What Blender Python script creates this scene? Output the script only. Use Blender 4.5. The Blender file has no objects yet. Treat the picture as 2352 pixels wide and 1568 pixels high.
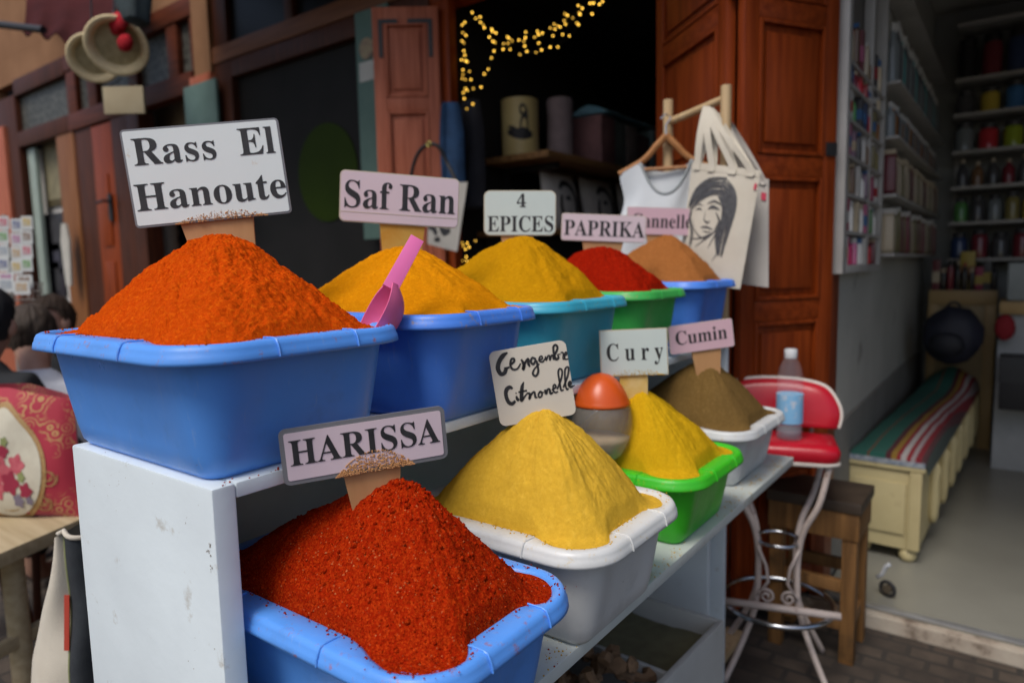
import bpy, bmesh, math, random
from mathutils import Vector as V, Matrix, noise as mnoise
random.seed(7)
SC = bpy.context.scene
COL = SC.collection
# ------------------------------------------------------------------ camera, world, sun, exposure
CAM_H = 1.3
YAW, PITCH, ROLL = math.radians(36.6), math.radians(6.15), math.radians(1.2)
FWD = V((-math.sin(YAW)*math.cos(PITCH), math.cos(YAW)*math.cos(PITCH), -math.sin(PITCH)))
_r = V((math.cos(YAW), math.sin(YAW), 0)); _u = _r.cross(FWD)
RGT = _r*math.cos(ROLL) - _u*math.sin(ROLL)
UPV = _u*math.cos(ROLL) + _r*math.sin(ROLL)
CPOS = V((0, 0, CAM_H))
cd = bpy.data.cameras.new('camera'); cam = bpy.data.objects.new('camera', cd); COL.objects.link(cam)
cd.sensor_width = 36; cd.lens = 24; cd.clip_start = .02; cd.clip_end = 400
m = Matrix((RGT, UPV, -FWD)).transposed().to_4x4(); m.translation = CPOS
cam.matrix_world = m
cd.dof.use_dof = True; cd.dof.focus_distance = .88; cd.dof.aperture_fstop = 3.2; cd.dof.aperture_blades = 9
SC.camera = cam
w = bpy.data.worlds.new('World'); SC.world = w; w.use_nodes = True
SUN_EL, SUN_AZ = math.radians(58), math.radians(178)      # azimuth clockwise from +Y: behind the camera, a little to the left
nt = w.node_tree; bg = nt.nodes['Background']
sky = nt.nodes.new('ShaderNodeTexSky'); sky.sky_type = 'NISHITA'; sky.sun_disc = False
sky.sun_elevation = SUN_EL; sky.sun_rotation = SUN_AZ
sky.air_density = 1.0; sky.dust_density = 4.0; sky.ozone_density = 1.0
hs = nt.nodes.new('ShaderNodeHueSaturation'); hs.inputs['Saturation'].default_value = 1.2      # overcast: a greyer sky
nt.links.new(sky.outputs[0], hs.inputs['Color']); nt.links.new(hs.outputs[0], bg.inputs[0]); bg.inputs[1].default_value = .10
sd = bpy.data.lights.new('sun', 'SUN'); sd.energy = 1.5; sd.angle = math.radians(24); sd.color = (1, .985, .96)
so = bpy.data.objects.new('sun', sd); COL.objects.link(so)
sdir = V((math.sin(SUN_AZ)*math.cos(SUN_EL), math.cos(SUN_AZ)*math.cos(SUN_EL), math.sin(SUN_EL)))
so.rotation_euler = sdir.to_track_quat('Z', 'Y').to_euler(); so.location = sdir*20
SC.view_settings.view_transform = 'Standard'; SC.view_settings.look = 'None'
SC.view_settings.exposure = 0.36; SC.view_settings.gamma = 1
SC.render.engine = 'CYCLES'
SC.cycles.use_denoising = True
SC.cycles.max_bounces = 8; SC.cycles.diffuse_bounces = 4; SC.cycles.transparent_max_bounces = 12
SC.cycles.sample_clamp_indirect = 6
# ------------------------------------------------------------------ measuring helpers (survey of the photograph, 2352 px wide)
def ray(x, y): return FWD*1568 + RGT*(x-1176) - UPV*(y-784)
def Uz(x, y, z): d = ray(x, y); return CPOS + d*((z-CAM_H)/d.z)
def Uy(x, y, Y): d = ray(x, y); return CPOS + d*(Y/d.y)
def Ux(x, y, X): d = ray(x, y); return CPOS + d*(X/d.x)
def Ud(x, y, D): return CPOS + ray(x, y)*(D/1568)
# ------------------------------------------------------------------ mesh builder
class MB:
    def __init__(s): s.v = []; s.f = []; s.m = []; s.cur = 0
    def add(s, vs, fs):
        o = len(s.v); s.v += [V(p) for p in vs]
        for f in fs: s.f.append([i+o for i in f]); s.m.append(s.cur)
        return s
    def box(s, a, b):
        x0, y0, z0 = a; x1, y1, z1 = b
        return s.add([(x0,y0,z0),(x1,y0,z0),(x1,y1,z0),(x0,y1,z0),(x0,y0,z1),(x1,y0,z1),(x1,y1,z1),(x0,y1,z1)],
                     [(3,2,1,0),(4,5,6,7),(0,1,5,4),(1,2,6,5),(2,3,7,6),(3,0,4,7)])
    def hexa(s, q, n):   # quad corners q (4 points) extruded by vector n
        q = [V(p) for p in q]; n = V(n)
        return s.add(q+[p+n for p in q], [(3,2,1,0),(4,5,6,7),(0,1,5,4),(1,2,6,5),(2,3,7,6),(3,0,4,7)])
    def obox(s, c, size, R=None):
        c = V(c); R = R or Matrix.Identity(3); a, b, d = [t/2 for t in size]
        P = [c + R @ V((x*a, y*b, z*d)) for z in (-1,1) for x, y in ((-1,-1),(1,-1),(1,1),(-1,1))]
        return s.add(P, [(3,2,1,0),(4,5,6,7),(0,1,5,4),(1,2,6,5),(2,3,7,6),(3,0,4,7)])
    def rings(s, rs, closed=True, cap0=False, cap1=False):
        n = len(rs[0]); o = len(s.v); fs = []
        for i in range(len(rs)-1):
            for j in range(n if closed else n-1):
                k = (j+1) % n
                fs.append((i*n+j, i*n+k, (i+1)*n+k, (i+1)*n+j))
        if cap0: fs.append(tuple(range(n-1, -1, -1)))
        if cap1: fs.append(tuple((len(rs)-1)*n+j for j in range(n)))
        return s.add([p for r in rs for p in r], fs)
    def tube(s, pts, r, n=8, cap=True):
        pts = [V(p) for p in pts]; rs = r if isinstance(r, (list, tuple)) else [r]*len(pts)
        R = []; prev = None
        for i, p in enumerate(pts):
            t = (pts[min(i+1, len(pts)-1)] - pts[max(i-1, 0)]).normalized()
            a = prev if prev is not None else (V((0,0,1)) if abs(t.z) < .9 else V((1,0,0)))
            b = t.cross(a).normalized(); a = b.cross(t).normalized(); prev = a
            R.append([p + (a*math.cos(2*math.pi*k/n) + b*math.sin(2*math.pi*k/n))*rs[i] for k in range(n)])
        return s.rings(R, True, cap, cap)
    def lathe(s, prof, c, n=24, sx=1, sy=1):
        c = V(c)
        R = [[c + V((r*sx*math.cos(2*math.pi*k/n), r*sy*math.sin(2*math.pi*k/n), z)) for k in range(n)] for r, z in prof]
        return s.rings(R, True, True, True)
    def sph(s, c, r, n=12, fn=None):
        rr = r if isinstance(r, (tuple, list)) else (r, r, r); c = V(c); R = []
        for i in range(n//2+1):
            t = math.pi*i/(n//2); q = max(math.sin(t), 1e-3)
            ring = []
            for k in range(n):
                d = V((q*math.cos(2*math.pi*k/n), q*math.sin(2*math.pi*k/n), -math.cos(t)))
                if fn: d = d*fn(d)
                ring.append(c + V((d.x*rr[0], d.y*rr[1], d.z*rr[2])))
            R.append(ring)
        return s.rings(R, True, True, True)
    def torus(s, c, R, r, ax=(0,0,1), n=32, k=8, sy=1):
        ax = V(ax).normalized(); a = ax.orthogonal().normalized(); b = ax.cross(a); c = V(c)
        pts = [c + (a*math.cos(2*math.pi*i/n) + b*math.sin(2*math.pi*i/n)*sy)*R for i in range(n)]
        rs = []
        for i in range(n):
            o = (pts[i]-c).normalized()
            rs.append([pts[i] + (o*math.cos(2*math.pi*j/k) + ax*math.sin(2*math.pi*j/k))*r for j in range(k)])
        rs.append(rs[0]); return s.rings(rs)
    def ico(s, c, r, sub=1):
        t = (1+5**.5)/2
        P = [(-1,t,0),(1,t,0),(-1,-t,0),(1,-t,0),(0,-1,t),(0,1,t),(0,-1,-t),(0,1,-t),(t,0,-1),(t,0,1),(-t,0,-1),(-t,0,1)]
        F = [(0,11,5),(0,5,1),(0,1,7),(0,7,10),(0,10,11),(1,5,9),(5,11,4),(11,10,2),(10,7,6),(7,1,8),(3,9,4),(3,4,2),(3,2,6),(3,6,8),(3,8,9),(4,9,5),(2,4,11),(6,2,10),(8,6,7),(9,8,1)]
        c = V(c); return s.add([c + V(p).normalized()*r*random.uniform(.7, 1.2) for p in P], F)
    def mesh(s, name, mats, off, smooth=False, bev=0, seg=2, ang=35):
        me = bpy.data.meshes.new(name); off = V(off)
        me.from_pydata([p-off for p in s.v], [], s.f)
        for mt in (mats if isinstance(mats, (list, tuple)) else [mats]): me.materials.append(mt)
        for p, k in zip(me.polygons, s.m): p.material_index = k
        bm = bmesh.new(); bm.from_mesh(me)
        bmesh.ops.recalc_face_normals(bm, faces=bm.faces)
        if bev:
            es = [e for e in bm.edges if len(e.link_faces) == 2 and e.calc_face_angle(0) > math.radians(ang)]
            bmesh.ops.bevel(bm, geom=es, offset=bev, segments=seg, affect='EDGES', profile=.6, clamp_overlap=True)
        bm.to_mesh(me); bm.free()
        if smooth:
            for p in me.polygons: p.use_smooth = True
            if smooth != 'all': 
                try: me.set_sharp_from_angle(angle=math.radians(40))
                except Exception: pass
        me.update(); return me
ROOT = {}
def tag(o, label=None, cat=None, group=None, kind=None):
    for k, x in (('label', label), ('category', cat), ('group', group), ('kind', kind)):
        if x: o[k] = x
    return o
def thing(name, label, cat, loc, group=None):
    o = bpy.data.objects.new(name, None); COL.objects.link(o); o.location = V(loc); o.empty_display_size = .05
    ROOT[o.name] = V(loc); return tag(o, label, cat, group)
def part(name, mb, mats, parent, smooth=False, bev=0, label=None, kind=None, seg=2):
    off = ROOT[parent.name]
    o = bpy.data.objects.new(name, mb.mesh(name, mats, off, smooth, bev, seg)); COL.objects.link(o)
    o.parent = parent; ROOT[o.name] = off
    return tag(o, label, None, None, kind)
def parts(name, mb, mats, parent, smooth=False, bev=0):   # one object for every loose piece of the builder
    up = list(range(len(mb.v)))
    def find(i):
        while up[i] != i: up[i] = up[up[i]]; i = up[i]
        return i
    for f in mb.f:
        for i in f[1:]: up[find(i)] = find(f[0])
    isl = {}
    for f in mb.f: isl.setdefault(find(f[0]), []).append(f)
    for fs in isl.values():
        ids = sorted({i for f in fs for i in f}); mp = {i: k for k, i in enumerate(ids)}
        part(name, MB().add([mb.v[i] for i in ids], [[mp[i] for i in f] for f in fs]), mats, parent, smooth, bev)
def solo(name, mb, mats, label, cat, group=None, kind=None, smooth=False, bev=0):
    x = [p.x for p in mb.v]; y = [p.y for p in mb.v]; z = [p.z for p in mb.v]
    off = V(((min(x)+max(x))/2, (min(y)+max(y))/2, min(z)))
    o = bpy.data.objects.new(name, mb.mesh(name, mats, off, smooth, bev)); COL.objects.link(o); o.location = off
    ROOT[o.name] = off; return tag(o, label, cat, group, kind)
def dup(o, loc, label, group=None, rotz=0, scale=None):
    c = o.copy(); COL.objects.link(c); c.location = V(loc); c.rotation_euler.z = rotz; c['label'] = label
    if group: c['group'] = group
    if scale: c.scale = scale
    for ch in list(o.children):
        d = ch.copy(); COL.objects.link(d); d.parent = c
        for g in ch.children:
            e = g.copy(); COL.objects.link(e); e.parent = d
    return c
def crv(pts, n=6):   # Catmull-Rom through points of any dimension
    P = [tuple(p) for p in pts]; P = [P[0]]+P+[P[-1]]; out = []
    for i in range(1, len(P)-2):
        for k in range(n):
            t = k/n; a, b, c, d = P[i-1], P[i], P[i+1], P[i+2]
            out.append(tuple(.5*((2*b[j]) + (c[j]-a[j])*t + (2*a[j]-5*b[j]+4*c[j]-d[j])*t*t + (3*b[j]-a[j]-3*c[j]+d[j])*t**3) for j in range(len(b))))
    out.append(P[-2]); return out
def ribbon(mb, pts, fn, n=6):   # pts (u, v, width); fn maps (u, v) to a point on a surface
    q = crv(pts, n); L = []; R = []
    for i, p in enumerate(q):
        a = q[max(i-1, 0)]; b = q[min(i+1, len(q)-1)]
        dx, dy = b[0]-a[0], b[1]-a[1]; l = math.hypot(dx, dy) or 1
        nx, ny = -dy/l*p[2]/2, dx/l*p[2]/2
        L.append(fn(p[0]+nx, p[1]+ny)); R.append(fn(p[0]-nx, p[1]-ny))
    k = len(q); mb.add(L+R, [(i, i+1, k+i+1, k+i) for i in range(k-1)])
# ------------------------------------------------------------------ materials
def nod(nt, t, **kw):
    n = nt.nodes.new('ShaderNode'+t)
    for k, x in kw.items():
        if hasattr(n, k): setattr(n, k, x)
        else: n.inputs[k.replace('_', ' ')].default_value = x
    return n
def base_mat(name):
    mt = bpy.data.materials.new(name); mt.use_nodes = True
    return mt, mt.node_tree, mt.node_tree.nodes['Principled BSDF']
def c4(c): return (c[0], c[1], c[2], 1)
def mixn(nt, f, a, b, blend='MIX'):
    n = nt.nodes.new('ShaderNodeMix'); n.data_type = 'RGBA'; n.blend_type = blend
    for s, x in ((0, f), (6, a), (7, b)):
        if hasattr(x, 'links') or hasattr(x, 'is_linked'): nt.links.new(x, n.inputs[s])
        else: n.inputs[s].default_value = x if s == 0 else c4(x)
    return n.outputs[2]
def ramp(nt, fac, p0, p1, c0=(0,0,0), c1=(1,1,1)):
    r = nt.nodes.new('ShaderNodeValToRGB'); r.color_ramp.elements[0].position = p0; r.color_ramp.elements[1].position = p1
    r.color_ramp.elements[0].color = c4(c0); r.color_ramp.elements[1].color = c4(c1)
    nt.links.new(fac, r.inputs[0]); return r.outputs[0]
def coords(nt, scale=(1,1,1)):
    tc = nt.nodes.new('ShaderNodeTexCoord'); mp = nt.nodes.new('ShaderNodeMapping'); mp.inputs['Scale'].default_value = scale
    nt.links.new(tc.outputs['Object'], mp.inputs[0]); return mp.outputs[0]
def noi(nt, co, scale, detail=4, rough=.55):
    n = nt.nodes.new('ShaderNodeTexNoise'); n.inputs['Scale'].default_value = scale; n.inputs['Detail'].default_value = detail; n.inputs['Roughness'].default_value = rough
    nt.links.new(co, n.inputs['Vector']); return n.outputs[0]
def M(name, col, rough=.6, col2=None, scale=8, lo=.35, hi=.7, bump=0, bscale=60, metal=0, spec=.5, st=(1,1,1), dirt=None, dscale=14, dlo=.6, dhi=.72, coat=0, emis=None, es=0, trans=0, alpha=1, sheen=0, ior=1.45):
    mt, nt, b = base_mat(name)
    b.inputs['Roughness'].default_value = rough; b.inputs['Metallic'].default_value = metal
    b.inputs['Specular IOR Level'].default_value = spec; b.inputs['Coat Weight'].default_value = coat
    b.inputs['Transmission Weight'].default_value = trans; b.inputs['Alpha'].default_value = alpha; b.inputs['IOR'].default_value = ior
    b.inputs['Sheen Weight'].default_value = sheen
    co = coords(nt, st)
    col2 = col2 or tuple(c*.82 for c in col)
    o = mixn(nt, ramp(nt, noi(nt, co, scale, 6), lo, hi), col, col2)
    if dirt: 
        f = ramp(nt, noi(nt, coords(nt), dscale, 8, .65), dlo, dhi)
        o = mixn(nt, f, o, dirt)
    nt.links.new(o, b.inputs['Base Color'])
    if bump:
        bp = nt.nodes.new('ShaderNodeBump'); bp.inputs['Strength'].default_value = bump; bp.inputs['Distance'].default_value = .002
        nt.links.new(noi(nt, co, bscale, 5), bp.inputs['Height']); nt.links.new(bp.outputs[0], b.inputs['Normal'])
    if emis: b.inputs['Emission Color'].default_value = c4(emis); b.inputs['Emission Strength'].default_value = es
    return mt
def wood(name, a, b2, rough=.4, axis=2, coat=0, scale=3, dirt=None, spec=.22):
    st = [14, 14, 14]; st[axis] = 1.0
    return M(name, a, rough, b2, scale, .35, .65, bump=.15, bscale=8, st=tuple(st), coat=coat, spec=spec, dirt=dirt, dscale=6, dlo=.55, dhi=.75)
def spice(name, dark, mid, light, grain, bump, flake=False, spk=0):
    mt, nt, b = base_mat(name)
    b.inputs['Roughness'].default_value = 1; b.inputs['Specular IOR Level'].default_value = .02
    co = coords(nt)
    big = ramp(nt, noi(nt, co, 16, 6, .6), .35, .68)
    fine = noi(nt, co, grain, 5, .7)
    c = mixn(nt, ramp(nt, fine, .34, .66), dark, mid)
    c = mixn(nt, ramp(nt, noi(nt, co, grain*.55, 4, .7), .52, .72), c, light)
    k = nt.nodes.new('ShaderNodeMath'); k.operation = 'MULTIPLY'; k.inputs[1].default_value = .45; nt.links.new(big, k.inputs[0])
    c = mixn(nt, k.outputs[0], c, tuple(x*.72 for x in mid))
    h = fine
    if flake:
        vo = nt.nodes.new('ShaderNodeTexVoronoi'); vo.inputs['Scale'].default_value = flake; nt.links.new(co, vo.inputs['Vector'])
        sep = nt.nodes.new('ShaderNodeSeparateColor'); nt.links.new(vo.outputs['Color'], sep.inputs[0])
        c = mixn(nt, ramp(nt, sep.outputs[0], .62, .95), c, light)
        c = mixn(nt, ramp(nt, sep.outputs[1], .75, 1.0), c, tuple(x*.5 for x in dark))
        if spk: c = mixn(nt, ramp(nt, sep.outputs[2], .985, .995), c, (.44, .13, .045))
        h = vo.outputs['Distance']
    nt.links.new(c, b.inputs['Base Color'])
    bp = nt.nodes.new('ShaderNodeBump'); bp.inputs['Strength'].default_value = bump; bp.inputs['Distance'].default_value = .003
    nt.links.new(h, bp.inputs['Height']); nt.links.new(bp.outputs[0], b.inputs['Normal'])
    return mt
INK = M('black ink', (.018, .018, .02), .55, (.035, .034, .036), 60)
WPAINT = M('white painted board', (.71, .79, .82), .42, (.64, .71, .74), 5, bump=.35, bscale=30, dirt=(.34, .29, .21), dscale=17, dlo=.63, dhi=.78)
SHELFW = M('worn white shelf paint', (.60, .63, .60), .5, (.50, .54, .50), 9, bump=.2, bscale=40, dirt=(.38, .32, .18), dscale=16, dlo=.6, dhi=.74)
GREYB = M('grey board', (.66, .62, .55), .8, (.56, .52, .46), 6)
PLY = M('plywood stake', (.50, .27, .12), .7, (.40, .19, .07), 20, st=(1, 1, .15), bump=.2, bscale=90)
PLYY = M('turmeric dusted plywood', (.58, .34, .07), .8, (.52, .24, .02), 30)
PLYC = M('curry dusted pale stake', (.66, .48, .20), .8, (.60, .38, .06), 30)
REDW = wood('red varnished wood', (.27, .048, .008), (.16, .025, .004), .40, 2, .0)
REDW2 = wood('red varnished wood, cross grain', (.27, .048, .008), (.16, .025, .004), .40, 0, .0)
PINKW = wood('light-raised pinkish brown wood', (.46, .145, .08), (.32, .085, .042), .45, 2, 0)  # the brighter light on the left leaf is put into this colour
DARKW = wood('dark brown frame wood', (.085, .025, .011), (.045, .015, .008), .5, 2)
STUCCO = M('tan stucco', (.27, .145, .078), .95, (.21, .108, .056), 3, bump=.5, bscale=25, spec=.15)
IRON = M('black iron', (.025, .025, .027), .5, bump=.3, bscale=40)
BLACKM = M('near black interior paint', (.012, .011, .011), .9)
PALEW = wood('pale pine', (.58, .42, .24), (.46, .31, .16), .55, 2)
TABW = wood('pale weathered table wood', (.46, .37, .23), (.36, .28, .16), .6, 0)
STOOLW = wood('worn brown stool wood', (.24, .12, .042), (.12, .06, .022), .6, 2, dirt=(.05, .035, .02))
STOOLT = M('dark worn stool top', (.06, .042, .028), .5, (.035, .025, .018), 9)
DUSTT = M('tan powder dust', (.56, .30, .13), .95, (.48, .22, .08), 60)
INKG = M('grey printing ink', (.045, .045, .05), .7, (.10, .10, .105), 70)
CANVAS = M('natural cotton canvas', (.60, .555, .46), .9, (.54, .49, .40), 10, bump=.35, bscale=300)
WHITEC = M('white cotton', (.66, .69, .71), .9, (.58, .62, .65), 7, bump=.2, bscale=200)
CHROME = M('chrome', (.6, .62, .65), .18, metal=1)
SKIN = M('skin', (.42, .24, .17), .55, (.36, .18, .12), 12)
# ------------------------------------------------------------------ ground
mt, nt, b = base_mat('brown stone paving'); PAVE = mt
co = coords(nt)
br = nt.nodes.new('ShaderNodeTexBrick'); br.inputs['Scale'].default_value = 1; br.inputs['Brick Width'].default_value = .12; br.inputs['Row Height'].default_value = .075
br.inputs['Mortar Size'].default_value = .008; br.inputs['Color1'].default_value = (.055, .04, .03, 1); br.inputs['Color2'].default_value = (.09, .068, .05, 1); br.inputs['Mortar'].default_value = (.03, .026, .022, 1)
nt.links.new(co, br.inputs['Vector'])
nt.links.new(mixn(nt, ramp(nt, noi(nt, co, 9, 8), .35, .65), br.outputs[0], (.035, .027, .021)), b.inputs['Base Color'])
b.inputs['Roughness'].default_value = .85
bp = nt.nodes.new('ShaderNodeBump'); bp.inputs['Strength'].default_value = .8; bp.inputs['Distance'].default_value = .006
bp.invert = True
nt.links.new(br.outputs['Fac'], bp.inputs['Height']); nt.links.new(bp.outputs[0], b.inputs['Normal'])
solo('pavement', MB().box((-60, -60, -.2), (60, 60, 0)), PAVE, 'brown stone paving of the market street', None, kind='structure')
# ------------------------------------------------------------------ the stepped spice stand
TOPZ, LOWZ = 1.075, .775
st = thing('spice_stand', 'white painted wooden stepped stand holding all the spice basins', 'display stand', (-.75, 1.17, 0))
part('end_panel', MB().box((-1.02, .369, 0), (-.671, .397, TOPZ)), WPAINT, st, True, .004)
part('top_shelf', MB().box((-1.02, .3975, TOPZ-.017), (-.6715, 1.965, TOPZ)), WPAINT, st, True, .002)
part('far_end_panel', MB().box((-1.02, 1.9655, 0), (-.68, 1.99, TOPZ+.0)), WPAINT, st, True, .002)
part('back_panel', MB().box((-1.012, .398, .3), (-1.0, 1.965, TOPZ-.018)), GREYB, st)
part('lower_shelf', MB().box((-.999, .398, LOWZ-.02), (-.468, 1.90, LOWZ)), SHELFW, st, True, .002)
part('support_panel', MB().box((-.99, 1.86, 0), (-.69, 1.885, LOWZ-.021)), WPAINT, st, True, .002)
rn = random.Random(12); mb = MB()
def chips(px, py, n, sx, sy, smax):
    for _ in range(n):
        c = Uy(px+rn.gauss(0, sx), py+rn.gauss(0, sy), .3686)
        if not (-1.015 < c.x < -.676): continue
        s_ = rn.uniform(.0005, smax); k_ = rn.randrange(5, 8)
        mb.add([c]+[c+V((s_*rn.uniform(.5, 1.3)*math.cos(2*math.pi*i/k_), 0, s_*rn.uniform(.5, 1.6)*math.sin(2*math.pi*i/k_))) for i in range(k_)], [(0, i+1, (i+1) % k_+1) for i in range(k_)])
chips(482, 1262, 12, 3, 10, .0016); chips(484, 1300, 5, 2, 10, .0012); chips(300, 1090, 7, 30, 30, .0007); chips(430, 1180, 5, 20, 40, .0007); chips(250, 1130, 8, 20, 25, .0006); chips(470, 1500, 5, 18, 20, .0008)
part('paint_chips', mb, M('bare brown chips', (.34, .26, .18), .9, (.12, .08, .05), 90), st, kind='stuff')
# ------------------------------------------------------------------ basins
NS, NC = 14, 10
def rrect(hx, hy, r):   # rounded rectangle, same point count whatever its size; also a weight: 1 in the middle of a side, 0 on a corner
    P = []; W = []
    cs = [(hx-r, hy-r, 0), (-hx+r, hy-r, 90), (-hx+r, -hy+r, 180), (hx-r, -hy+r, 270)]
    for i, (cx, cy, a0) in enumerate(cs):
        for k in range(NC):
            a = math.radians(a0 + 90*k/(NC-1)); P.append((cx+r*math.cos(a), cy+r*math.sin(a))); W.append(0)
        nx, ny, a1 = cs[(i+1) % 4]
        a = math.radians(a0+90); p = (cx+r*math.cos(a), cy+r*math.sin(a))
        a = math.radians(a1); q = (nx+r*math.cos(a), ny+r*math.sin(a))
        for k in range(1, NS):
            t = k/NS; P.append((p[0]+(q[0]-p[0])*t, p[1]+(q[1]-p[1])*t))
            s = min(t, 1-t)/.22; s = max(0, min(1, s)); W.append(s*s*(3-2*s))
    return P, W
def plastic(name, col, dust):
    mt, nt, b = base_mat(name); b.inputs['Roughness'].default_value = .33; b.inputs['Specular IOR Level'].default_value = .5
    b.inputs['Subsurface Weight'].default_value = 0
    co = coords(nt); c = mixn(nt, ramp(nt, noi(nt, co, 5, 5), .35, .7), col, tuple(x*.84 for x in col))
    sc = ramp(nt, noi(nt, coords(nt, (30, 30, 4)), 3, 8, .7), .60, .78, (0, 0, 0), (.30, .30, .30)); c = mixn(nt, sc, c, (.55, .55, .55))
    gr = ramp(nt, noi(nt, co, 11, 8, .7), .58, .75, (0, 0, 0), (.35, .35, .35)); c = mixn(nt, gr, c, tuple(x*.45+.02 for x in col))
    if dust: c = mixn(nt, ramp(nt, noi(nt, co, 70, 9, .75), .57, .70), c, dust)
    nt.links.new(c, b.inputs['Base Color'])
    nt.links.new(ramp(nt, noi(nt, co, 18, 6), .3, .75, (.26,)*3, (.5,)*3), b.inputs['Roughness'])
    bp = nt.nodes.new('ShaderNodeBump'); bp.inputs['Strength'].default_value = .12; bp.inputs['Distance'].default_value = .002
    nt.links.new(noi(nt, co, 60, 4), bp.inputs['Height']); nt.links.new(bp.outputs[0], b.inputs['Normal'])
    return mt
BAS = {}
def basin(key, x0, x1, y0, y1, zb, zt, col, dust, label, r=.075, rimw=(.017, .034), patchcol=None):
    cx, cy, hx, hy, H = (x0+x1)/2, (y0+y1)/2, (x1-x0)/2, (y1-y0)/2, zt-zb
    t = thing('plastic_basin', label, 'basin', (cx, cy, zb))
    mt = plastic(key+' basin plastic', col, None); mr = plastic(key+' basin rim plastic', tuple(min(1, c*1.02) for c in col), dust)
    def ring(off, z, wk=0, rr=None, base=0):
        rad = max(.012, (rr or r) - off)
        P, W = rrect(hx-off, hy-off, rad); o = []
        for (px, py), wt in zip(P, W):
            k = wk*wt; l = max(abs(px)/hx, abs(py)/hy)
            # side points pulled inwards by k along the side normal
            if abs(px)/hx >= abs(py)/hy: px -= math.copysign(k, px)
            else: py -= math.copysign(k, py)
            o.append(V((cx+px, cy+py, zb+z)))
        return o
    b0, b1 = rimw
    mb = MB()
    R = [ring(.050+.02, 0), ring(.050+.004, .0015), ring(.047, .010)]
    for q in range(1, 7):
        s = q/6; R.append(ring(.047-.023*s**.85, .010+(H-.032)*s, .0035*(1 if q < 6 else .4)))
    R.append(ring(.022, H-.006))
    inn = [ring(.026, H-.006), ring(.033, H*.75), ring(.050, H*.45), ring(.062, .02), ring(.085, .008)]
    mb.rings(R+inn, True, True, True)
    body = part('tub', mb, mt, t, 'all')
    mb = MB(); d = b1-b0
    prof = [(.0215, H-.020, 0), (.004, H-.0215, 0), (-.0005, H-.0205, 0), (0, H-.017, 0), (.001, H-.012, 0), (.0022, H-.0105, 0), (.0030, H-.0065, 0), (.0055, H-.002, 0), (.0095, H, 0),
            (b0-.002, H-.0005, d), (b0+.003, H-.004, d), (b0+.006, H-.012, d), (b0+.008, H-.030, d*.8)]
    mb.rings([ring(o, z, k) for o, z, k in prof], True)
    part('rim', mb, mr, t, 'all')
    # grip patches with a raised seam, on the two long and two short sides
    for sx, sy in ((1, 0), (-1, 0), (0, -1), (0, 1)):
        for e in (-1, 1):
            tv = V((0, 1, 0)) if sx else V((1, 0, 0)); u = min(.055, hy*.36)*e if sx else min(.085, hx*.4)*e
            mb = MB(); mb.tube([V((cx+sx*(hx-o), cy+sy*(hy-o), zb+z))+tv*u for o, z in ((-.0012, H-.019), (-.0002, H-.012), (.002, H-.006), (.005, H-.001), (.011, H+.0008), (b1-.006, H+.0004))], .0011, 5)
            part('grip_seam', mb, mr, t, True)
    BAS[key] = (cx, cy, hx, hy, zb, zt, r, b0, b1)
    return t
BLUE = (.105, .335, .88)
basin('rass', -1.07, -0.64, 0.33, 0.659, TOPZ, 1.229, BLUE, (.40, .12, .04), 'big blue basin of bright orange powder, nearest on the top shelf')
basin('saf', -1.06, -0.618, 0.668, 0.948, TOPZ, 1.238, (.078, .25, .82), (.38, .25, .05), 'blue basin holding the orange-yellow heap behind the pink scoop')
basin('epi', -1.08, -0.645, 0.99, 1.324, TOPZ, 1.2375, (.05, .42, .58), (.35, .33, .12), 'turquoise basin of mustard yellow powder on the top shelf')
basin('pap', -1.08, -0.662, 1.385, 1.677, TOPZ, 1.241, (.055, .46, .09), (.3, .2, .06), 'mid green basin heaped with bright red powder')
basin('can', -1.06, -0.655, 1.715, 2.031, TOPZ, 1.254, (.078, .25, .82), None, 'blue basin of cinnamon brown powder, farthest on the top shelf')
basin('har', -0.88, -0.402, 0.404, 0.694, LOWZ, 0.920, BLUE, (.36, .09, .03), 'blue basin of coarse dark red spice, nearest on the lower shelf', rimw=(.016, .036))
basin('gen', -0.79, -0.408, 0.715, 1.03, LOWZ, 0.930, (.68, .69, .67), (.62, .50, .28), 'white basin of pale mustard powder, nearest white one', rimw=(.02, .036))
basin('cur', -0.82, -0.437, 1.115, 1.44, LOWZ, 0.914, (.05, .55, .02), (.40, .42, .03), 'bright lime green basin of golden yellow powder on the lower shelf', rimw=(.018, .036))
basin('cum', -0.86, -0.466, 1.505, 1.861, LOWZ, 0.9165, (.62, .64, .64), (.55, .45, .28), 'white basin of olive brown powder at the far shelf end', rimw=(.018, .032))
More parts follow.
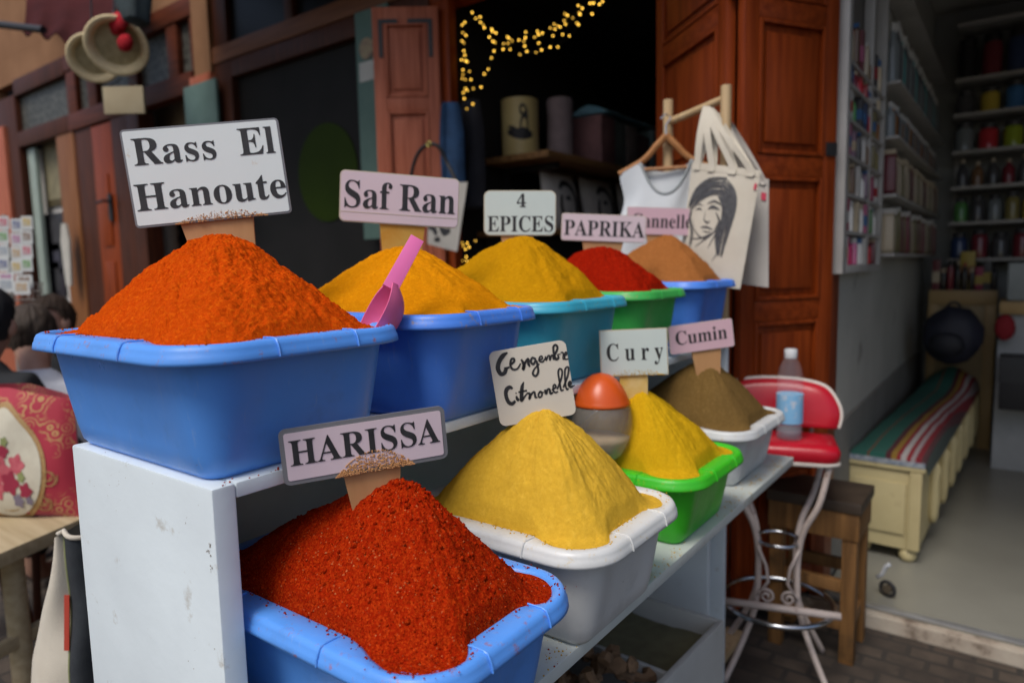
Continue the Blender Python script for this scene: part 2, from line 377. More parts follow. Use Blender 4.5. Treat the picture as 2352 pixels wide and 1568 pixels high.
# ------------------------------------------------------------------ heaps
def heap(key, pk, mt, label, a=.14, rough=.004, crumbs=0, fill=0.0, power=.86, NR=90, NA=260, seed=1, lump=.006, spill=0):
    cx, cy, hx, hy, zb, zt, r, b0, b1 = BAS[key]
    pk = V(pk)
    edge = zt-.006-fill
    den = math.sqrt(1+a*a)-a; mb = MB(); rows = []
    for i in range(NR+1):
        t = max(i/NR, .0015)**.9; row = []
        for j in range(NA):
            ang = 2*math.pi*j/NA
            b = BD[j]
            n1 = mnoise.noise(V((math.cos(ang)*2.2, math.sin(ang)*2.2, seed*7.1)))
            rr = b*t*(1+.02*n1*t) + (0.004*mnoise.noise(V((ang*9, seed, 0))) if i == NR else 0)
            x, y = pk.x+rr*math.cos(ang), pk.y+rr*math.sin(ang)
            te = b*t/BE[j]; f = 1-(math.sqrt(te*te+a*a)-a)/den
            f = (.5*(f+math.sqrt(f*f+.004)))**power; an2 = 2*math.pi*j/NA; fl = math.sin(math.pi*min(1, t*1.02))
            z = edge+(pk.z-edge)*f
            z += fl*(.0045*mnoise.noise(V((math.cos(an2)*3.1, math.sin(an2)*3.1, t*1.6+seed*5.7)))+.003*mnoise.noise(V((math.cos(an2)*9, math.sin(an2)*9, t*2.4+seed*2.7))))
            env = min(1, (1-t)*6)*min(1, .25+t*3)
            q = V((x, y, seed*3.3))
            z += lump*mnoise.fractal(q*17, 1.0, 2.0, 4)*env + rough*mnoise.fractal(q*95, .8, 2.2, 4)*min(1, (1-t)*12+.15)
            z += rough*.7*mnoise.noise(q*230)*min(1, (1-t)*12+.2)
            if t > .92: z = edge+(z-edge)*max(0, 1-((t-.92)/.08)**2)
            row.append(V((x, y, z)))
        rows.append(row)
    mb.rings(rows, True, True)
    base = [V((pk.x+(p.x-pk.x)*.86, pk.y+(p.y-pk.y)*.86, edge-.02)) for p in rows[-1]]; mb.rings([rows[-1], base], True)
    rnd = random.Random(seed)
    for _ in range(crumbs):
        i = int(NR*rnd.uniform(.03, .995)); j = rnd.randrange(NA); p = rows[i][j]
        s = rnd.choice((.0012, .0016, .002, .0026)) * (1.6 if rnd.random() < .06 else 1)
        mb.ico(p+V((0, 0, s*.3)), s)
    for _ in range(spill):     # grains fallen on the rim
        j = rnd.randrange(NA); p = rows[-1][j]; d = V((p.x-pk.x, p.y-pk.y, 0)).normalized()
        s = rnd.choice((.0006, .0008, .0011, .0015)); q = p+d*abs(rnd.gauss(0, .007)); q.z = zt+.0002
        mb.ico(q, s)
    return solo('spice_heap', mb, mt, label, 'spice heap', smooth='all')
_heap = heap
def heap(key, pk, *a, **k):
    global BD, BE
    NA = k.get('NA', 260)
    cx, cy, hx, hy, zb, zt, r, b0, b1 = BAS[key]
    P, W = rrect(hx-b0-.001, hy-b0-.001, r-b0); d = b1-b0; B = []
    for (px, py), wt in zip(P, W):
        if abs(px)/hx >= abs(py)/hy: px -= math.copysign(d*wt, px)
        else: py -= math.copysign(d*wt, py)
        B.append((cx+px, cy+py))
    BD = []
    for j in range(NA):
        an = 2*math.pi*j/NA; dx, dy = math.cos(an), math.sin(an); best = 9
        for i in range(len(B)):
            p, q = B[i], B[(i+1) % len(B)]; ex, ey = q[0]-p[0], q[1]-p[1]; den = dx*ey-dy*ex
            if abs(den) < 1e-12: continue
            tx, ty = p[0]-pk[0], p[1]-pk[1]; t = (tx*ey-ty*ex)/den; u = (tx*dy-ty*dx)/den
            if t > 0 and -1e-6 <= u <= 1+1e-6: best = min(best, t)
        BD.append(best if best < 9 else .1)
    ea, eb = (hx-b0-.7*d)*1.0, (hy-b0-.7*d)*1.0; BE = []      # the cone itself has a rounded foot inside the tub
    for j in range(NA):
        an = 2*math.pi*j/NA; lo, hi = 0, 1.2
        for _ in range(30):
            m_ = (lo+hi)/2; q_ = abs((pk[0]+m_*math.cos(an)-cx)/ea)**3.4+abs((pk[1]+m_*math.sin(an)-cy)/eb)**3.4
            if q_ > 1: hi = m_
            else: lo = m_
        BE.append(lo)
    return _heap(key, pk, *a, **k)
S_RASS = spice('orange red spice', (.42, .032, .001), (.60, .080, .003), (.70, .132, .005), 330, .55)
S_SAF = spice('saffron yellow spice', (.54, .18, .002), (.66, .245, .003), (.72, .29, .005), 260, .5)
S_EPI = spice('mustard yellow spice', (.41, .19, .003), (.52, .245, .004), (.58, .29, .006), 240, .6)
S_PAP = spice('paprika red spice', (.20, .007, .002), (.33, .011, .002), (.40, .020, .004), 200, .8)
S_CAN = spice('cinnamon brown spice', (.26, .092, .024), (.34, .128, .036), (.39, .155, .05), 220, .5)
S_HAR = spice('coarse red chilli flakes', (.24, .010, .001), (.34, .016, .002), (.44, .040, .004), 200, .3, flake=700, spk=1)
S_GEN = spice('pale ginger powder', (.60, .35, .030), (.70, .42, .040), (.75, .46, .055), 170, .45)
S_CUR = spice('golden curry powder', (.54, .305, .008), (.64, .375, .010), (.69, .42, .016), 220, .4)
S_CUM = spice('olive brown cumin', (.13, .075, .022), (.175, .105, .034), (.21, .13, .045), 260, .35)
heap('rass', Ux(507, 540, -.90), S_RASS, 'tall heap of bright orange-red powder in the nearest upper blue basin', a=.26, rough=.0032, crumbs=0, NR=230, NA=560, seed=1, lump=.007, spill=220)
heap('saf', Ux(930, 566, -.88), S_SAF, 'smooth saffron yellow heap just behind the pink scoop', a=.20, rough=.0016, NR=90, seed=2, lump=.006, fill=-.004)
heap('epi', Ux(1200, 542, -.86), S_EPI, 'mustard yellow heap in the turquoise basin', a=.22, rough=.002, seed=3, lump=.007)
heap('pap', Ux(1390, 568, -.87), S_PAP, 'bright red powder heap in the mid green basin', a=.26, rough=.003, seed=4, lump=.009)
heap('can', Ux(1535, 540, -.86), S_CAN, 'cinnamon brown heap in the farthest upper blue basin', a=.18, rough=.002, seed=5)
heap('har', Ux(930, 1106, -.572), S_HAR, 'dark red heap of coarse chilli flakes in the lower blue basin', a=.12, rough=.0022, crumbs=500, NR=190, NA=460, seed=6, lump=.005, spill=260)
heap('gen', Ux(1248, 940, -.575), S_GEN, 'pale mustard heap in the nearest white basin', a=.22, rough=.0014, NR=120, NA=320, seed=7, lump=.005, spill=250)
heap('cur', Ux(1468, 893, -.595), S_CUR, 'golden yellow heap in the lime green basin', a=.16, rough=.0014, seed=8, lump=.006)
heap('cum', Ux(1620, 828, -.615), S_CUM, 'olive brown heap in the far white basin', a=.15, rough=.001, seed=9, lump=.004)
rn = random.Random(77)
for nm, mt_, spots, n_, lb in (('spilled_powder', S_HAR, ((-.50, .45, LOWZ), (-.485, .70, LOWZ), (-.665, .46, TOPZ), (-.69, .70, TOPZ)), 110, 'dark red grains spilled on the shelves round the blue basins'), ('spilled_powder', S_GEN, ((-.485, .78, LOWZ), (-.48, 1.10, LOWZ), (-.49, 1.45, LOWZ), (-.50, 1.62, LOWZ), (-.49, 1.80, LOWZ)), 300, 'pale yellow grains spilled along the lower shelf front')):
    mb = MB()
    for _ in range(n_):
        x_, y_, z_ = rn.choice(spots); s_ = rn.choice((.0005, .0007, .001, .0015)); x_ = min(-.470 if z_ == LOWZ else -.674, x_+rn.gauss(0, .014)); mb.ico((x_, y_+rn.gauss(0, .05), z_+s_*.4), s_)
    solo(nm, mb, mt_, lb, 'spilled spice', kind='stuff', smooth='all')
# ------------------------------------------------------------------ signs
def bold(s):
    o = ''
    for ch in s:
        if 'A' <= ch <= 'Z': o += chr(0x1D400+ord(ch)-65)
        elif 'a' <= ch <= 'z': o += chr(0x1D41A+ord(ch)-97)
        elif '0' <= ch <= '9': o += chr(0x1D7CE+ord(ch)-48)
        else: o += ch
    return o
_tc = {}
def glyphs(s):
    if s in _tc: return _tc[s]
    c = bpy.data.curves.new('t', 'FONT'); c.body = bold(s); c.size = 1; c.resolution_u = 5; c.fill_mode = 'FRONT'
    o = bpy.data.objects.new('t', c); COL.objects.link(o)
    dg = bpy.context.evaluated_depsgraph_get(); e = o.evaluated_get(dg); me = e.to_mesh()
    vs = [v.co.copy() for v in me.vertices]; fs = [tuple(p.vertices) for p in me.polygons]
    e.to_mesh_clear(); bpy.data.objects.remove(o); bpy.data.curves.remove(c)
    _tc[s] = (vs, fs); return _tc[s]
CAPH = max(v.y for v in glyphs('H')[0])
WBOARD = M('white laminated card', (.72, .77, .75), .32, (.68, .73, .71), 8, dirt=(.55, .40, .22), dscale=22, dlo=.66, dhi=.78)
PBOARD = M('pale pink laminated card', (.70, .57, .61), .32, (.66, .53, .57), 8, dirt=(.52, .36, .28), dscale=30, dlo=.7, dhi=.8)
PBOARD2 = M('pink laminated card', (.66, .44, .50), .35, (.62, .40, .46), 8)
EBOARD = M('pale grey green laminated card', (.58, .65, .61), .32, (.53, .60, .57), 8, dirt=(.48, .40, .2), dscale=30, dlo=.68, dhi=.8)
HBOARD = M('off white hand painted card', (.66, .61, .51), .5, (.62, .56, .46), 9, dirt=(.52, .38, .12), dscale=25, dlo=.66, dhi=.8)
EDGEG = M('grey laminate edge', (.20, .20, .21), .3)
EDGEB = M('yellowed laminate edge', (.55, .48, .36), .4)
def nearer(d, k):   # same sign moved along the line of sight, keeping its looks
    return (d[0]*k, d[1]*k, CAM_H+(d[2]-CAM_H)*k, d[3]*k, d[4]*k)+d[5:]
def sign(data, name_label, board, edge, lines, stake=None, stakem=PLY, rad=.008, rule=None, hand=None, border=.003, dust=None):
    x, y, z, W_, H_, ya, pi_, ro = data
    R = Matrix.Rotation(ya, 3, 'Z') @ Matrix.Rotation(pi_, 3, 'X') @ Matrix.Rotation(ro, 3, 'Y')
    c = V((x, y, z))
    def at(u, v, o=0): return c + R @ V(((u-.5)*W_, -o, (.5-v)*H_))
    sx = stake; bot = at(.5, 1)
    t = thing('spice_sign', name_label, 'spice sign', at((stake[0]+stake[1])/2, stake[4]) if stake else bot)
    def plate(inset, o0, o1):
        hx, hy = W_/2-inset, H_/2-inset; r = max(rad-inset, .001); pts = []
        for cx, cy, a0 in ((hx-r, hy-r, 0), (-hx+r, hy-r, 90), (-hx+r, -hy+r, 180), (hx-r, -hy+r, 270)):
            for k in range(7):
                a = math.radians(a0+15*k); pts.append((cx+r*math.cos(a), cy+r*math.sin(a)))
        return [[c + R @ V((px, -o, py)) for px, py in pts] for o in (o0, o1)]
    mb = MB(); mb.rings(plate(0, -.0022, .0010), True, True, True); part('backing', mb, edge, t, False)
    mb = MB(); mb.rings(plate(border, .0012, .0018), True, True, True); part('card', mb, board, t, False)
    for s, u0, u1, vt, vb in lines:
        vs, fs = glyphs(s); xs = [v.x for v in vs]; a, b = min(xs), max(xs)
        mb = MB(); mb.add([at(u0+(u1-u0)*(v.x-a)/(b-a), vb-(vb-vt)*v.y/CAPH, .0024) for v in vs], fs)
        part('lettering', mb, INK, t)
    if rule:
        mb = MB(); mb.hexa([at(.01, rule, .0020), at(.985, rule, .0020), at(.985, rule+.012, .0020), at(.01, rule+.012, .0020)], R @ V((0, -.0002, 0))); part('rule_line', mb, EDGEB, t)
    if hand:
        mb = MB()
        for st_ in hand: ribbon(mb, st_, lambda u, v: at(u, v, .0024))
        part('lettering', mb, INK, t)
    if stake:
        u0, u1, w0, w1, v1 = stake
        mb = MB(); mb.hexa([at(u0, .90, -.0026), at(u1, .90, -.0026), at(w1, v1, -.0026), at(w0, v1, -.0026)], R @ V((0, .006, 0)))
        part('stake', mb, stakem, t, False, .0008)
    if dust:   # powder caught on the card's lower edge
        mt_, n_, u0, u1, v0 = dust; rn = random.Random(5); mb = MB()
        for _ in range(n_):
            u = u0+(u1-u0)*rn.random(); h = abs(rn.gauss(0, .5)); k = 1-abs((u-(u0+u1)/2)/((u1-u0)/2))**2
            v = 1.0-(1-v0)*k*min(1, h)
            mb.ico(at(u, v, .0022), rn.choice((.0004, .0006, .0008, .0011)))
        part('powder_dust', mb, mt_, t, kind='stuff')
    return t
SG = {
'rass': (-0.9626,0.5577,1.4478, 0.2192,0.1398, 0.814,-0.023,-0.097),
'saf': (-0.9247,0.9092,1.4292, 0.2182,0.0923, 0.884,-0.005,0.070),
'epi': (-0.9004,1.2518,1.4206, 0.1605,0.0989, 0.598,-0.004,0.024),
'pap': (-0.8966,1.6277,1.4001, 0.2268,0.0717, 0.690,-0.004,0.054),
'can': (-0.9054,2.0015,1.4338, 0.2071,0.0834, 0.716,-0.013,0.044),
'gen': (-0.6277,0.8993,1.1127, 0.1262,0.1239, 0.673,-0.010,-0.139),
'cur': (-0.6193,1.2455,1.1250, 0.1353,0.0949, 0.504,-0.011,-0.036),
'cum': (-0.6298,1.6380,1.1204, 0.1619,0.0715, 0.663,-0.005,-0.113),
'har': (-0.6585,0.5714,1.0803, 0.2085,0.0711, 0.986,0.009,-0.059)}
sign(SG['rass'], 'large white card reading Rass El Hanoute above the orange heap', WBOARD, EDGEG,
     [('Rass', .06, .575, .10, .37), ('El', .725, .955, .085, .36), ('Hanoute', .03, .985, .56, .83)], (.26, .745, .33, .72, 1.45), rad=.006, dust=(DUSTT, 420, .25, .85, .90))
sign(SG['saf'], 'pale pink card reading Saf Ran above the saffron yellow heap', PBOARD, EDGEB,
     [('Saf Ran', .04, .965, .20, .715)], (.33, .72, .38, .68, 1.9), PLYY, rad=.010, rule=.80, border=.002)
sign(SG['epi'], 'grey-green rounded card reading 4 EPICES', EBOARD, EDGEB, [('4', .455, .585, .09, .37), ('EPICES', .05, .965, .57, .91)], (.22, .70, .27, .66, 1.3), PLY, rad=.014, border=.002)
sign(SG['pap'], 'pink card reading PAPRIKA above the red heap', PBOARD, EDGEB, [('PAPRIKA', .03, .985, .25, .80)], (.25, .75, .30, .70, 1.7), PLY, rad=.007, border=.0015)
sign(SG['can'], 'deeper pink card reading Cannelle, half hidden behind the PAPRIKA card', PBOARD2, EDGEB, [('Cannelle', .08, .99, .24, .74)], (.30, .70, .34, .66, 1.5), PLY, rad=.002, border=.001)
sign(nearer(SG['cur'], 1.335/1.38), 'grey-green square-cornered card reading Cury', EBOARD, EDGEB, [('C u r y', .10, .93, .30, .66)], (.27, .70, .30, .68, 1.7), PLYC, rad=.001, border=.002, dust=(S_CUR, 160, .1, .95, .85))
sign(nearer(SG['cum'], 1.66/1.70), 'pink card reading Cumin above the olive brown heap', PBOARD2, EDGEB, [('Cumin', .10, .90, .22, .68)], (.33, .80, .38, .74, 2.0), PLY, rad=.006, border=.001)
sign(nearer(SG['har'], .80/.87), 'pink card with a wide grey edge reading HARISSA', PBOARD, EDGEG, [('HARISSA', .05, .955, .215, .66)], (.34, .70, .39, .66, 2.0), PLY, rad=.008, border=.0052, dust=(DUSTT, 1300, .30, .78, .62))
k = .032
def hw(*p): return [(a, b, c) for a, b, c in p]
# hand painted words, measured on the card in fractions of its size
def q(px, py):   # pixel in the 1568 px close-up of this card to card fractions
    ex, ey = 950/1568*1.0, 0
    A = (165, 268); B = (1075, 135); D = (330, 1192)
    ux, uy = B[0]-A[0]+25, B[1]-A[1]; vx, vy = D[0]-A[0]-8, D[1]-A[1]
    det = ux*vy-uy*vx; X, Y = px-A[0], py-A[1]
    return ((X*vy-Y*vx)/det, (ux*Y-uy*X)/det)
def stroke(w, *pts):
    out = []
    for p in pts:
        u, v = q(p[0], p[1]); out.append((u, v, (p[2] if len(p) > 2 else w)/680))
    return out
HAND = [stroke(36, (400,275,14),(345,310,40),(295,390,38),(285,470,40),(320,535,36),(365,520,36),(385,465,34)), stroke(22, (360,470),(425,455,18)),
 stroke(20, (435,425),(480,385),(475,350),(445,360),(435,430),(465,480),(520,475,16),(560,410,14)), stroke(24, (565,360,16),(600,430,30),(590,485,26),(600,430),(650,355,20),(655,420,24),(675,455,14)),
 stroke(20, (745,365),(700,345),(685,395),(715,425),(745,380),(765,440),(775,520),(745,570),(710,540),(730,480,14),(790,420,12)), stroke(15, (780,375),(820,360),(815,330),(790,340),(785,385),(830,395),(860,350,10)),
 stroke(14, (860,330),(870,380),(890,330),(910,325),(915,380),(935,320),(950,330),(960,370),(975,350)), stroke(20, (960,340),(1005,240),(985,195),(955,220),(965,310),(990,370,24),(1020,350),(1010,315,12),(1045,310,10)),
 stroke(13, (1045,290),(1075,295),(1075,370,10),(1105,360,10)), stroke(14, (1085,335),(1120,310),(1110,285),(1095,310),(1100,370),(1145,365,8)),
 stroke(34, (465,720,16),(430,700,34),(390,730,36),(385,800,34),(415,880,34),(460,905,34),(500,870,22)), stroke(26, (510,810,14),(525,850,28),(545,870,20)), stroke(12, (500,770),(515,780)),
 stroke(28, (600,640,10),(580,700,30),(575,790,34),(575,870,26),(620,810,14),(655,770,12)), stroke(16, (535,765),(640,745)), stroke(20, (655,775),(680,800,26),(670,850,22),(690,800),(730,765,18),(745,830,20),(770,830,12)),
 stroke(16, (800,765),(780,800),(795,835),(825,810),(815,765),(795,770),(850,775,10)), stroke(18, (860,740),(875,790,24),(890,745),(915,735),(930,790,22),(960,775,12)), stroke(16, (945,750),(990,715),(985,685),(965,690),(960,750),(990,780),(1020,765,12)),
 stroke(17, (1010,740),(1060,600),(1065,510),(1035,490),(1020,540),(1045,690),(1060,755),(1090,745,12)), stroke(17, (1085,720),(1135,580),(1145,480),(1115,475),(1100,530),(1110,680),(1130,745),(1150,730,12)),
 stroke(18, (1140,700),(1175,675,24),(1165,650,22),(1150,680,22),(1175,715,24),(1225,695,8))]
sign(nearer(SG['gen'], 1.04/1.11), 'hand painted off-white card reading Gengembre Citronelle', HBOARD, HBOARD, [], (.28, .78, .29, .76, 1.35), PLYC, rad=.010, hand=HAND, border=.0003)
# ------------------------------------------------------------------ scoop and egg shaped jar
PINK = M('pink plastic', (.80, .18, .42), .35, (.74, .14, .37), 10)
PINKD = M('pink plastic dusted with spice', (.80, .16, .34), .4, (.62, .12, .12), 30, .56, .72)
D0 = .925; SCT = 26
tip, join, hend = Ud(828, 790, D0), Ud(900, 655, D0), Ud(958, 548, D0+.03)
ax = (join-tip).normalized(); vd = ray(868, 705).normalized(); sd_ = ax.cross(vd).normalized()   # sd_: screen right
if sd_.dot(RGT) < 0: sd_ = -sd_
nv = sd_.cross(ax).normalized()
sd_ = (Matrix.Rotation(math.radians(SCT), 3, ax) @ sd_).normalized(); nv = sd_.cross(ax).normalized()
if (-sd_).dot(vd) > 0: sd_ = (Matrix.Rotation(math.radians(-2*SCT), 3, ax) @ sd_).normalized(); nv = sd_.cross(ax).normalized()
t = thing('spice_scoop', 'pink plastic scoop leaning between the orange and saffron heaps', 'scoop', tip)
mb = MB(); rowsO = []; rowsI = []
Lb = (join-tip).length
for i in range(17):
    s = i/16; w_ = (.62+.38*math.sin(math.pi*.5*min(1, s/.45))) if s < .5 else max(.30, (1-((s-.5)/.56)**2.6))
    half = .025*w_; dep = .040*w_*(.35+.65*min(1, s*2.4))
    ring_o = []; ring_i = []
    for j in range(15):
        a = math.pi*j/14
        ring_o.append(tip+ax*(Lb*s*1.05) + nv*(half*math.cos(a)) + sd_*(dep*math.sin(a)-.004) )
        ring_i.append(tip+ax*(Lb*(s*.96+.02)*1.05) + nv*((half-.0016)*math.cos(a)) + sd_*((dep-.0018)*math.sin(a)-.004))
    rowsO.append(ring_o); rowsI.append(ring_i)
mb.rings(rowsO, False); mb.rings([list(reversed(r_)) for r_ in rowsI], False)
for i in range(16):
    for k_ in (0, -1):
        mb.add([rowsO[i][k_], rowsO[i+1][k_], rowsI[i+1][k_], rowsI[i][k_]], [(0, 1, 2, 3)])
mb.add(rowsO[0]+rowsI[0], [(j, j+1, 15+j+1, 15+j) for j in range(14)])
part('bowl', mb, PINKD, t, 'all')
hx_ = (hend-join).normalized(); hs = hx_.cross(vd).normalized(); hn = -hs.cross(hx_)
mb = MB(); a0 = join-hx_*.006
mb.hexa([a0-hs*.011, a0+hs*.011, hend+hs*.010, hend-hs*.010], hn*.003)
mb.hexa([a0-hs*.011-hn*.004, a0-hs*.008-hn*.004, hend-hs*.007-hn*.004, hend-hs*.010-hn*.004], hn*.0042)
mb.hexa([a0+hs*.008-hn*.004, a0+hs*.011-hn*.004, hend+hs*.010-hn*.004, hend+hs*.007-hn*.004], hn*.0042)
part('handle', mb, PINK, t, True, .0008)
EGGC = M('smoky clear plastic', (.74, .67, .58), .05, (.50, .45, .40), 9, .4, .62, bump=.35, bscale=7, alpha=.15, spec=1.0, coat=.8)  # mottled tones in the colour stand for reflections inside the plastic
EGGO = M('orange plastic', (.66, .10, .012), .3, (.60, .08, .01), 6)
c = Ud(1381, 962, 1.325); hz, rx = .090, .0605
t = thing('egg_jar', 'clear egg-shaped plastic jar with an orange dome top', 'jar', c-V((0, 0, hz)))
def eggr(zz):  return rx*math.sqrt(max(0, 1-zz*zz))*(1-.10*zz)
zs = .36
mb = MB(); mb.lathe([(max(eggr(-1+ (1+zs)*i/18), .012), c.z*0+hz*(-1+(1+zs)*i/18)) for i in range(19)] + [(max(eggr(-1+(1+zs)*i/18)-.0016, .010), hz*(-1+(1+zs)*i/18)*(.985)) for i in range(18, -1, -1)], c, 40)
part('clear_body', mb, EGGC, t, 'all')
mb = MB(); mb.lathe([(eggr(zs)+.0015, hz*zs-.003), (eggr(zs)+.002, hz*zs+.001)] + [(max(eggr(zs+(1-zs)*i/14)+.001, .001), hz*(zs+(1-zs)*i/14)+.001) for i in range(1, 15)], c, 40)
part('dome_lid', mb, EGGO, t, 'all')
mb = MB(); mb.lathe([(max(eggr(-.95)-.004, .01), -hz*.94), (eggr(-.75)-.004, -hz*.75), (eggr(-.45)-.004, -hz*.45), (eggr(-.35)-.004, -hz*.35), (.02, -hz*.3)], c, 30)
part('powder_fill', mb, M('beige powder', (.52, .40, .25), .9, (.42, .31, .18), 40), t, 'all')
# ------------------------------------------------------------------ under the stand: slanted trough of dried roots
TROUGHW = M('dull white painted trough wood', (.48, .49, .47), .6, (.40, .41, .39), 6, dirt=(.25, .22, .17), dscale=8)
tz = .42
A = Uz(1663, 1424, tz); dy = V((-.05, -1, 0)).normalized(); dx = V((dy.y, -dy.x, 0))
LX, LY = .40, .75
t = thing('root_trough', 'white wooden trough of two bins, half hidden under the lower shelf', 'trough', V((A.x, A.y, 0)))
def tb(u0, u1, v0, v1, z0, z1, mb):
    P = [A+dx*u+dy*v_ for u, v_ in ((u0, v0), (u1, v0), (u1, v1), (u0, v1))]
    mb.hexa([V((p.x, p.y, z0)) for p in P], (0, 0, z1-z0))
mb = MB(); tb(0, .014, 0, LY, 0, tz, mb); tb(.014, LX-.014, 0, .014, 0, tz, mb); tb(LX-.014, LX, 0, LY, 0, tz, mb); tb(.014, LX-.014, LY-.014, LY, 0, tz, mb); tb(.014, LX-.014, .014, LY-.014, .02, .035, mb)
part('trough_box', mb, TROUGHW, t, True, .0025)
mb = MB(); tb(.0145, LX-.0145, .262, .274, .036, tz-.012, mb); part('divider', mb, TROUGHW, t, True, .002)
mb = MB(); n = 16; rows = []
for i in range(n+1):
    rows.append([])
    for j in range(n+1):
        p = A+dx*(.015+(LX-.03)*i/n)+dy*(.015+.246*j/n); p.z = tz-.05+.012*mnoise.noise(p*9)+.004*mnoise.noise(p*60)
        rows[-1].append(p)
mb.rings(rows, False)
solo('green_powder', mb, M('dull olive powder', (.17, .16, .09), .95, (.13, .12, .07), 30, bump=.4, bscale=200), 'flat layer of dull olive powder in the far bin of the trough', 'spice', smooth='all')
mb = MB(); rn = random.Random(3)
for _ in range(170):
    p = A+dx*rn.uniform(.04, LX-.04)+dy*rn.uniform(.30, LY-.05); p.z = tz-.045+rn.uniform(-.02, .075)
    d = V((rn.gauss(0, 1), rn.gauss(0, 1), rn.gauss(0, .5))).normalized(); L = rn.uniform(.02, .045)
    pts = []
    for q_ in range(6):
        d = (d+V((rn.gauss(0, .5), rn.gauss(0, .5), rn.gauss(0, .35)))).normalized(); p = p+d*L/3; p.z = max(p.z, tz-.10); pts.append(p)
    r0 = rn.uniform(.008, .018); mb.tube(pts, [r0*rn.uniform(.5, 1.3) for _ in pts], 6)
solo('dried_roots', mb, M('dried brown root', (.26, .155, .085), .9, (.14, .08, .04), 40, bump=.8, bscale=120), 'tangle of dried brown roots filling the near bin of the trough', 'dried roots', kind='stuff', smooth=True)
# ------------------------------------------------------------------ red bar stool, bottle, wooden stool
REDV = M('red vinyl', (.46, .008, .022), .28, (.40, .006, .018), 8, bump=.15, bscale=90)
PIPE = M('off white painted tube', (.52, .44, .40), .4, (.44, .37, .33), 12, dirt=(.2, .12, .09), dscale=30)
PIPING = M('cream piping', (.68, .62, .56), .5)
cx, cy = -.575, 2.165; ca = math.radians(17)
ex, ey = V((math.cos(ca), math.sin(ca), 0)), V((-math.sin(ca), math.cos(ca), 0)); SCN = V((cx, cy, 0))
def S(u, v_, z): return SCN+ex*u+ey*v_+V((0, 0, z))
t = thing('bar_stool', 'red vinyl bar stool with low back and curved pale metal legs', 'bar stool', SCN)
def padrr(hx, hy, r, z, n=6, cvx=0):
    o = []
    for x_, y_, a0 in ((hx-r, hy-r, 0), (-hx+r, hy-r, 90), (-hx+r, -hy+r, 180), (hx-r, -hy+r, 270)):
        for k_ in range(n):
            a = math.radians(a0+90*k_/(n-1)); o.append((x_+r*math.cos(a), y_+r*math.sin(a), z))
    return o
sz = .70
mb = MB(); mb.rings([[S(p[0], p[1]*.72+.042, p[2]) for p in padrr(hx, hx*.92, min(.05, hx*.5), z)] for hx, z in ((.155, sz-.006), (.167, sz+.004), (.169, sz+.03), (.160, sz+.046), (.11, sz+.052), (.03, sz+.054))], True, True, True)
seat = part('seat', mb, REDV, t, 'all')
mb = MB(); mb.rings([[S(p[0], p[1]*.72+.042, p[2]) for p in padrr(hx, hx*.92, min(.05, hx*.5), z)] for hx, z in ((.150, sz-.010), (.167, sz-.010), (.170, sz-.004), (.168, sz+.001), (.150, sz+.001))], True, True, True); part('seat_trim', mb, PIPING, t, True)
def bk(u, z, o): return S(u*1.16-.012, .150+.04*((z-.68)/.22)-.9*u*u+o, z+.045)
out = [(-.160, .722), (-.167, .76), (-.160, .80), (-.13, .848), (-.07, .866), (0, .870), (.07, .866), (.13, .848), (.160, .80), (.167, .76), (.160, .722)]
oc = crv(out, 4)
mb = MB(); rs = []
for s_, o_ in ((1, -.012), (.97, -.022), (.8, -.032), (.4, -.036), (.05, -.037)): rs.append([bk(x_*s_, .76+(z_-.76)*s_, o_) for x_, z_ in oc])
mb.rings(rs, True, False, True); mb.rings([[bk(x_, z_, -.012) for x_, z_ in oc], [bk(x_, z_, .004) for x_, z_ in oc], [bk(x_*.9, .76+(z_-.76)*.9, .010) for x_, z_ in oc]], True, False, True)
part('backrest', mb, REDV, t, 'all')
mb = MB(); mb.tube([bk(x_*1.02, .76+(z_-.76)*1.02, -.006) for x_, z_ in oc], .0065, 8); part('back_piping', mb, PIPING, t, 'all')
mb = MB()
for sg in (-1, 1): mb.tube([S(sg*.10, .12, sz+.01), S(sg*.10, .155, .745), S(sg*.10, .15, .785)], .007, 8)
part('back_support', mb, PIPE, t, 'all')
for su, sv in ((1, -1), (-1, -1), (1, 1), (-1, 1)):
    mb = MB(); P = crv([(.145, .690), (.118, .57), (.078, .48), (.062, .40), (.060, .30), (.068, .22), (.105, .12), (.16, .005)], 5)
    mb.tube([S(su*r_*(.95), sv*r_*.85*(1-.28*z_/.69)+.042*(z_/.69)**2, z_) for r_, z_ in P], .0095, 10); part('leg', mb, PIPE, t, 'all')
mb = MB(); mb.torus(S(0, 0, .43), .066, .006); part('upper_ring', mb, CHROME, t, 'all')
mb = MB(); mb.torus(S(0, -.02, .235), .165, .0085, n=48); part('foot_ring', mb, CHROME, t, 'all')
mb = MB(); mb.tube([S(-.165, -.10, .25), S(.175, -.10, .25)], .0115, 10); part('foot_bar', mb, PIPE, t, 'all')
mb = MB()
for sg in (-1, 1):
    mb.tube([S(sg*(.032+ (.026-.0012*i)*math.cos(i*.55)), -.055, .262+(.026-.0012*i)*math.sin(i*.55)) for i in range(20)], .0045, 6)
    mb.tube([S(sg*.06, -.05, .42), S(sg*.035, -.052, .36), S(sg*.028, -.054, .31), S(sg*.05, -.055, .275)], .005, 6)
parts('scrollwork', mb, PIPE, t, 'all')
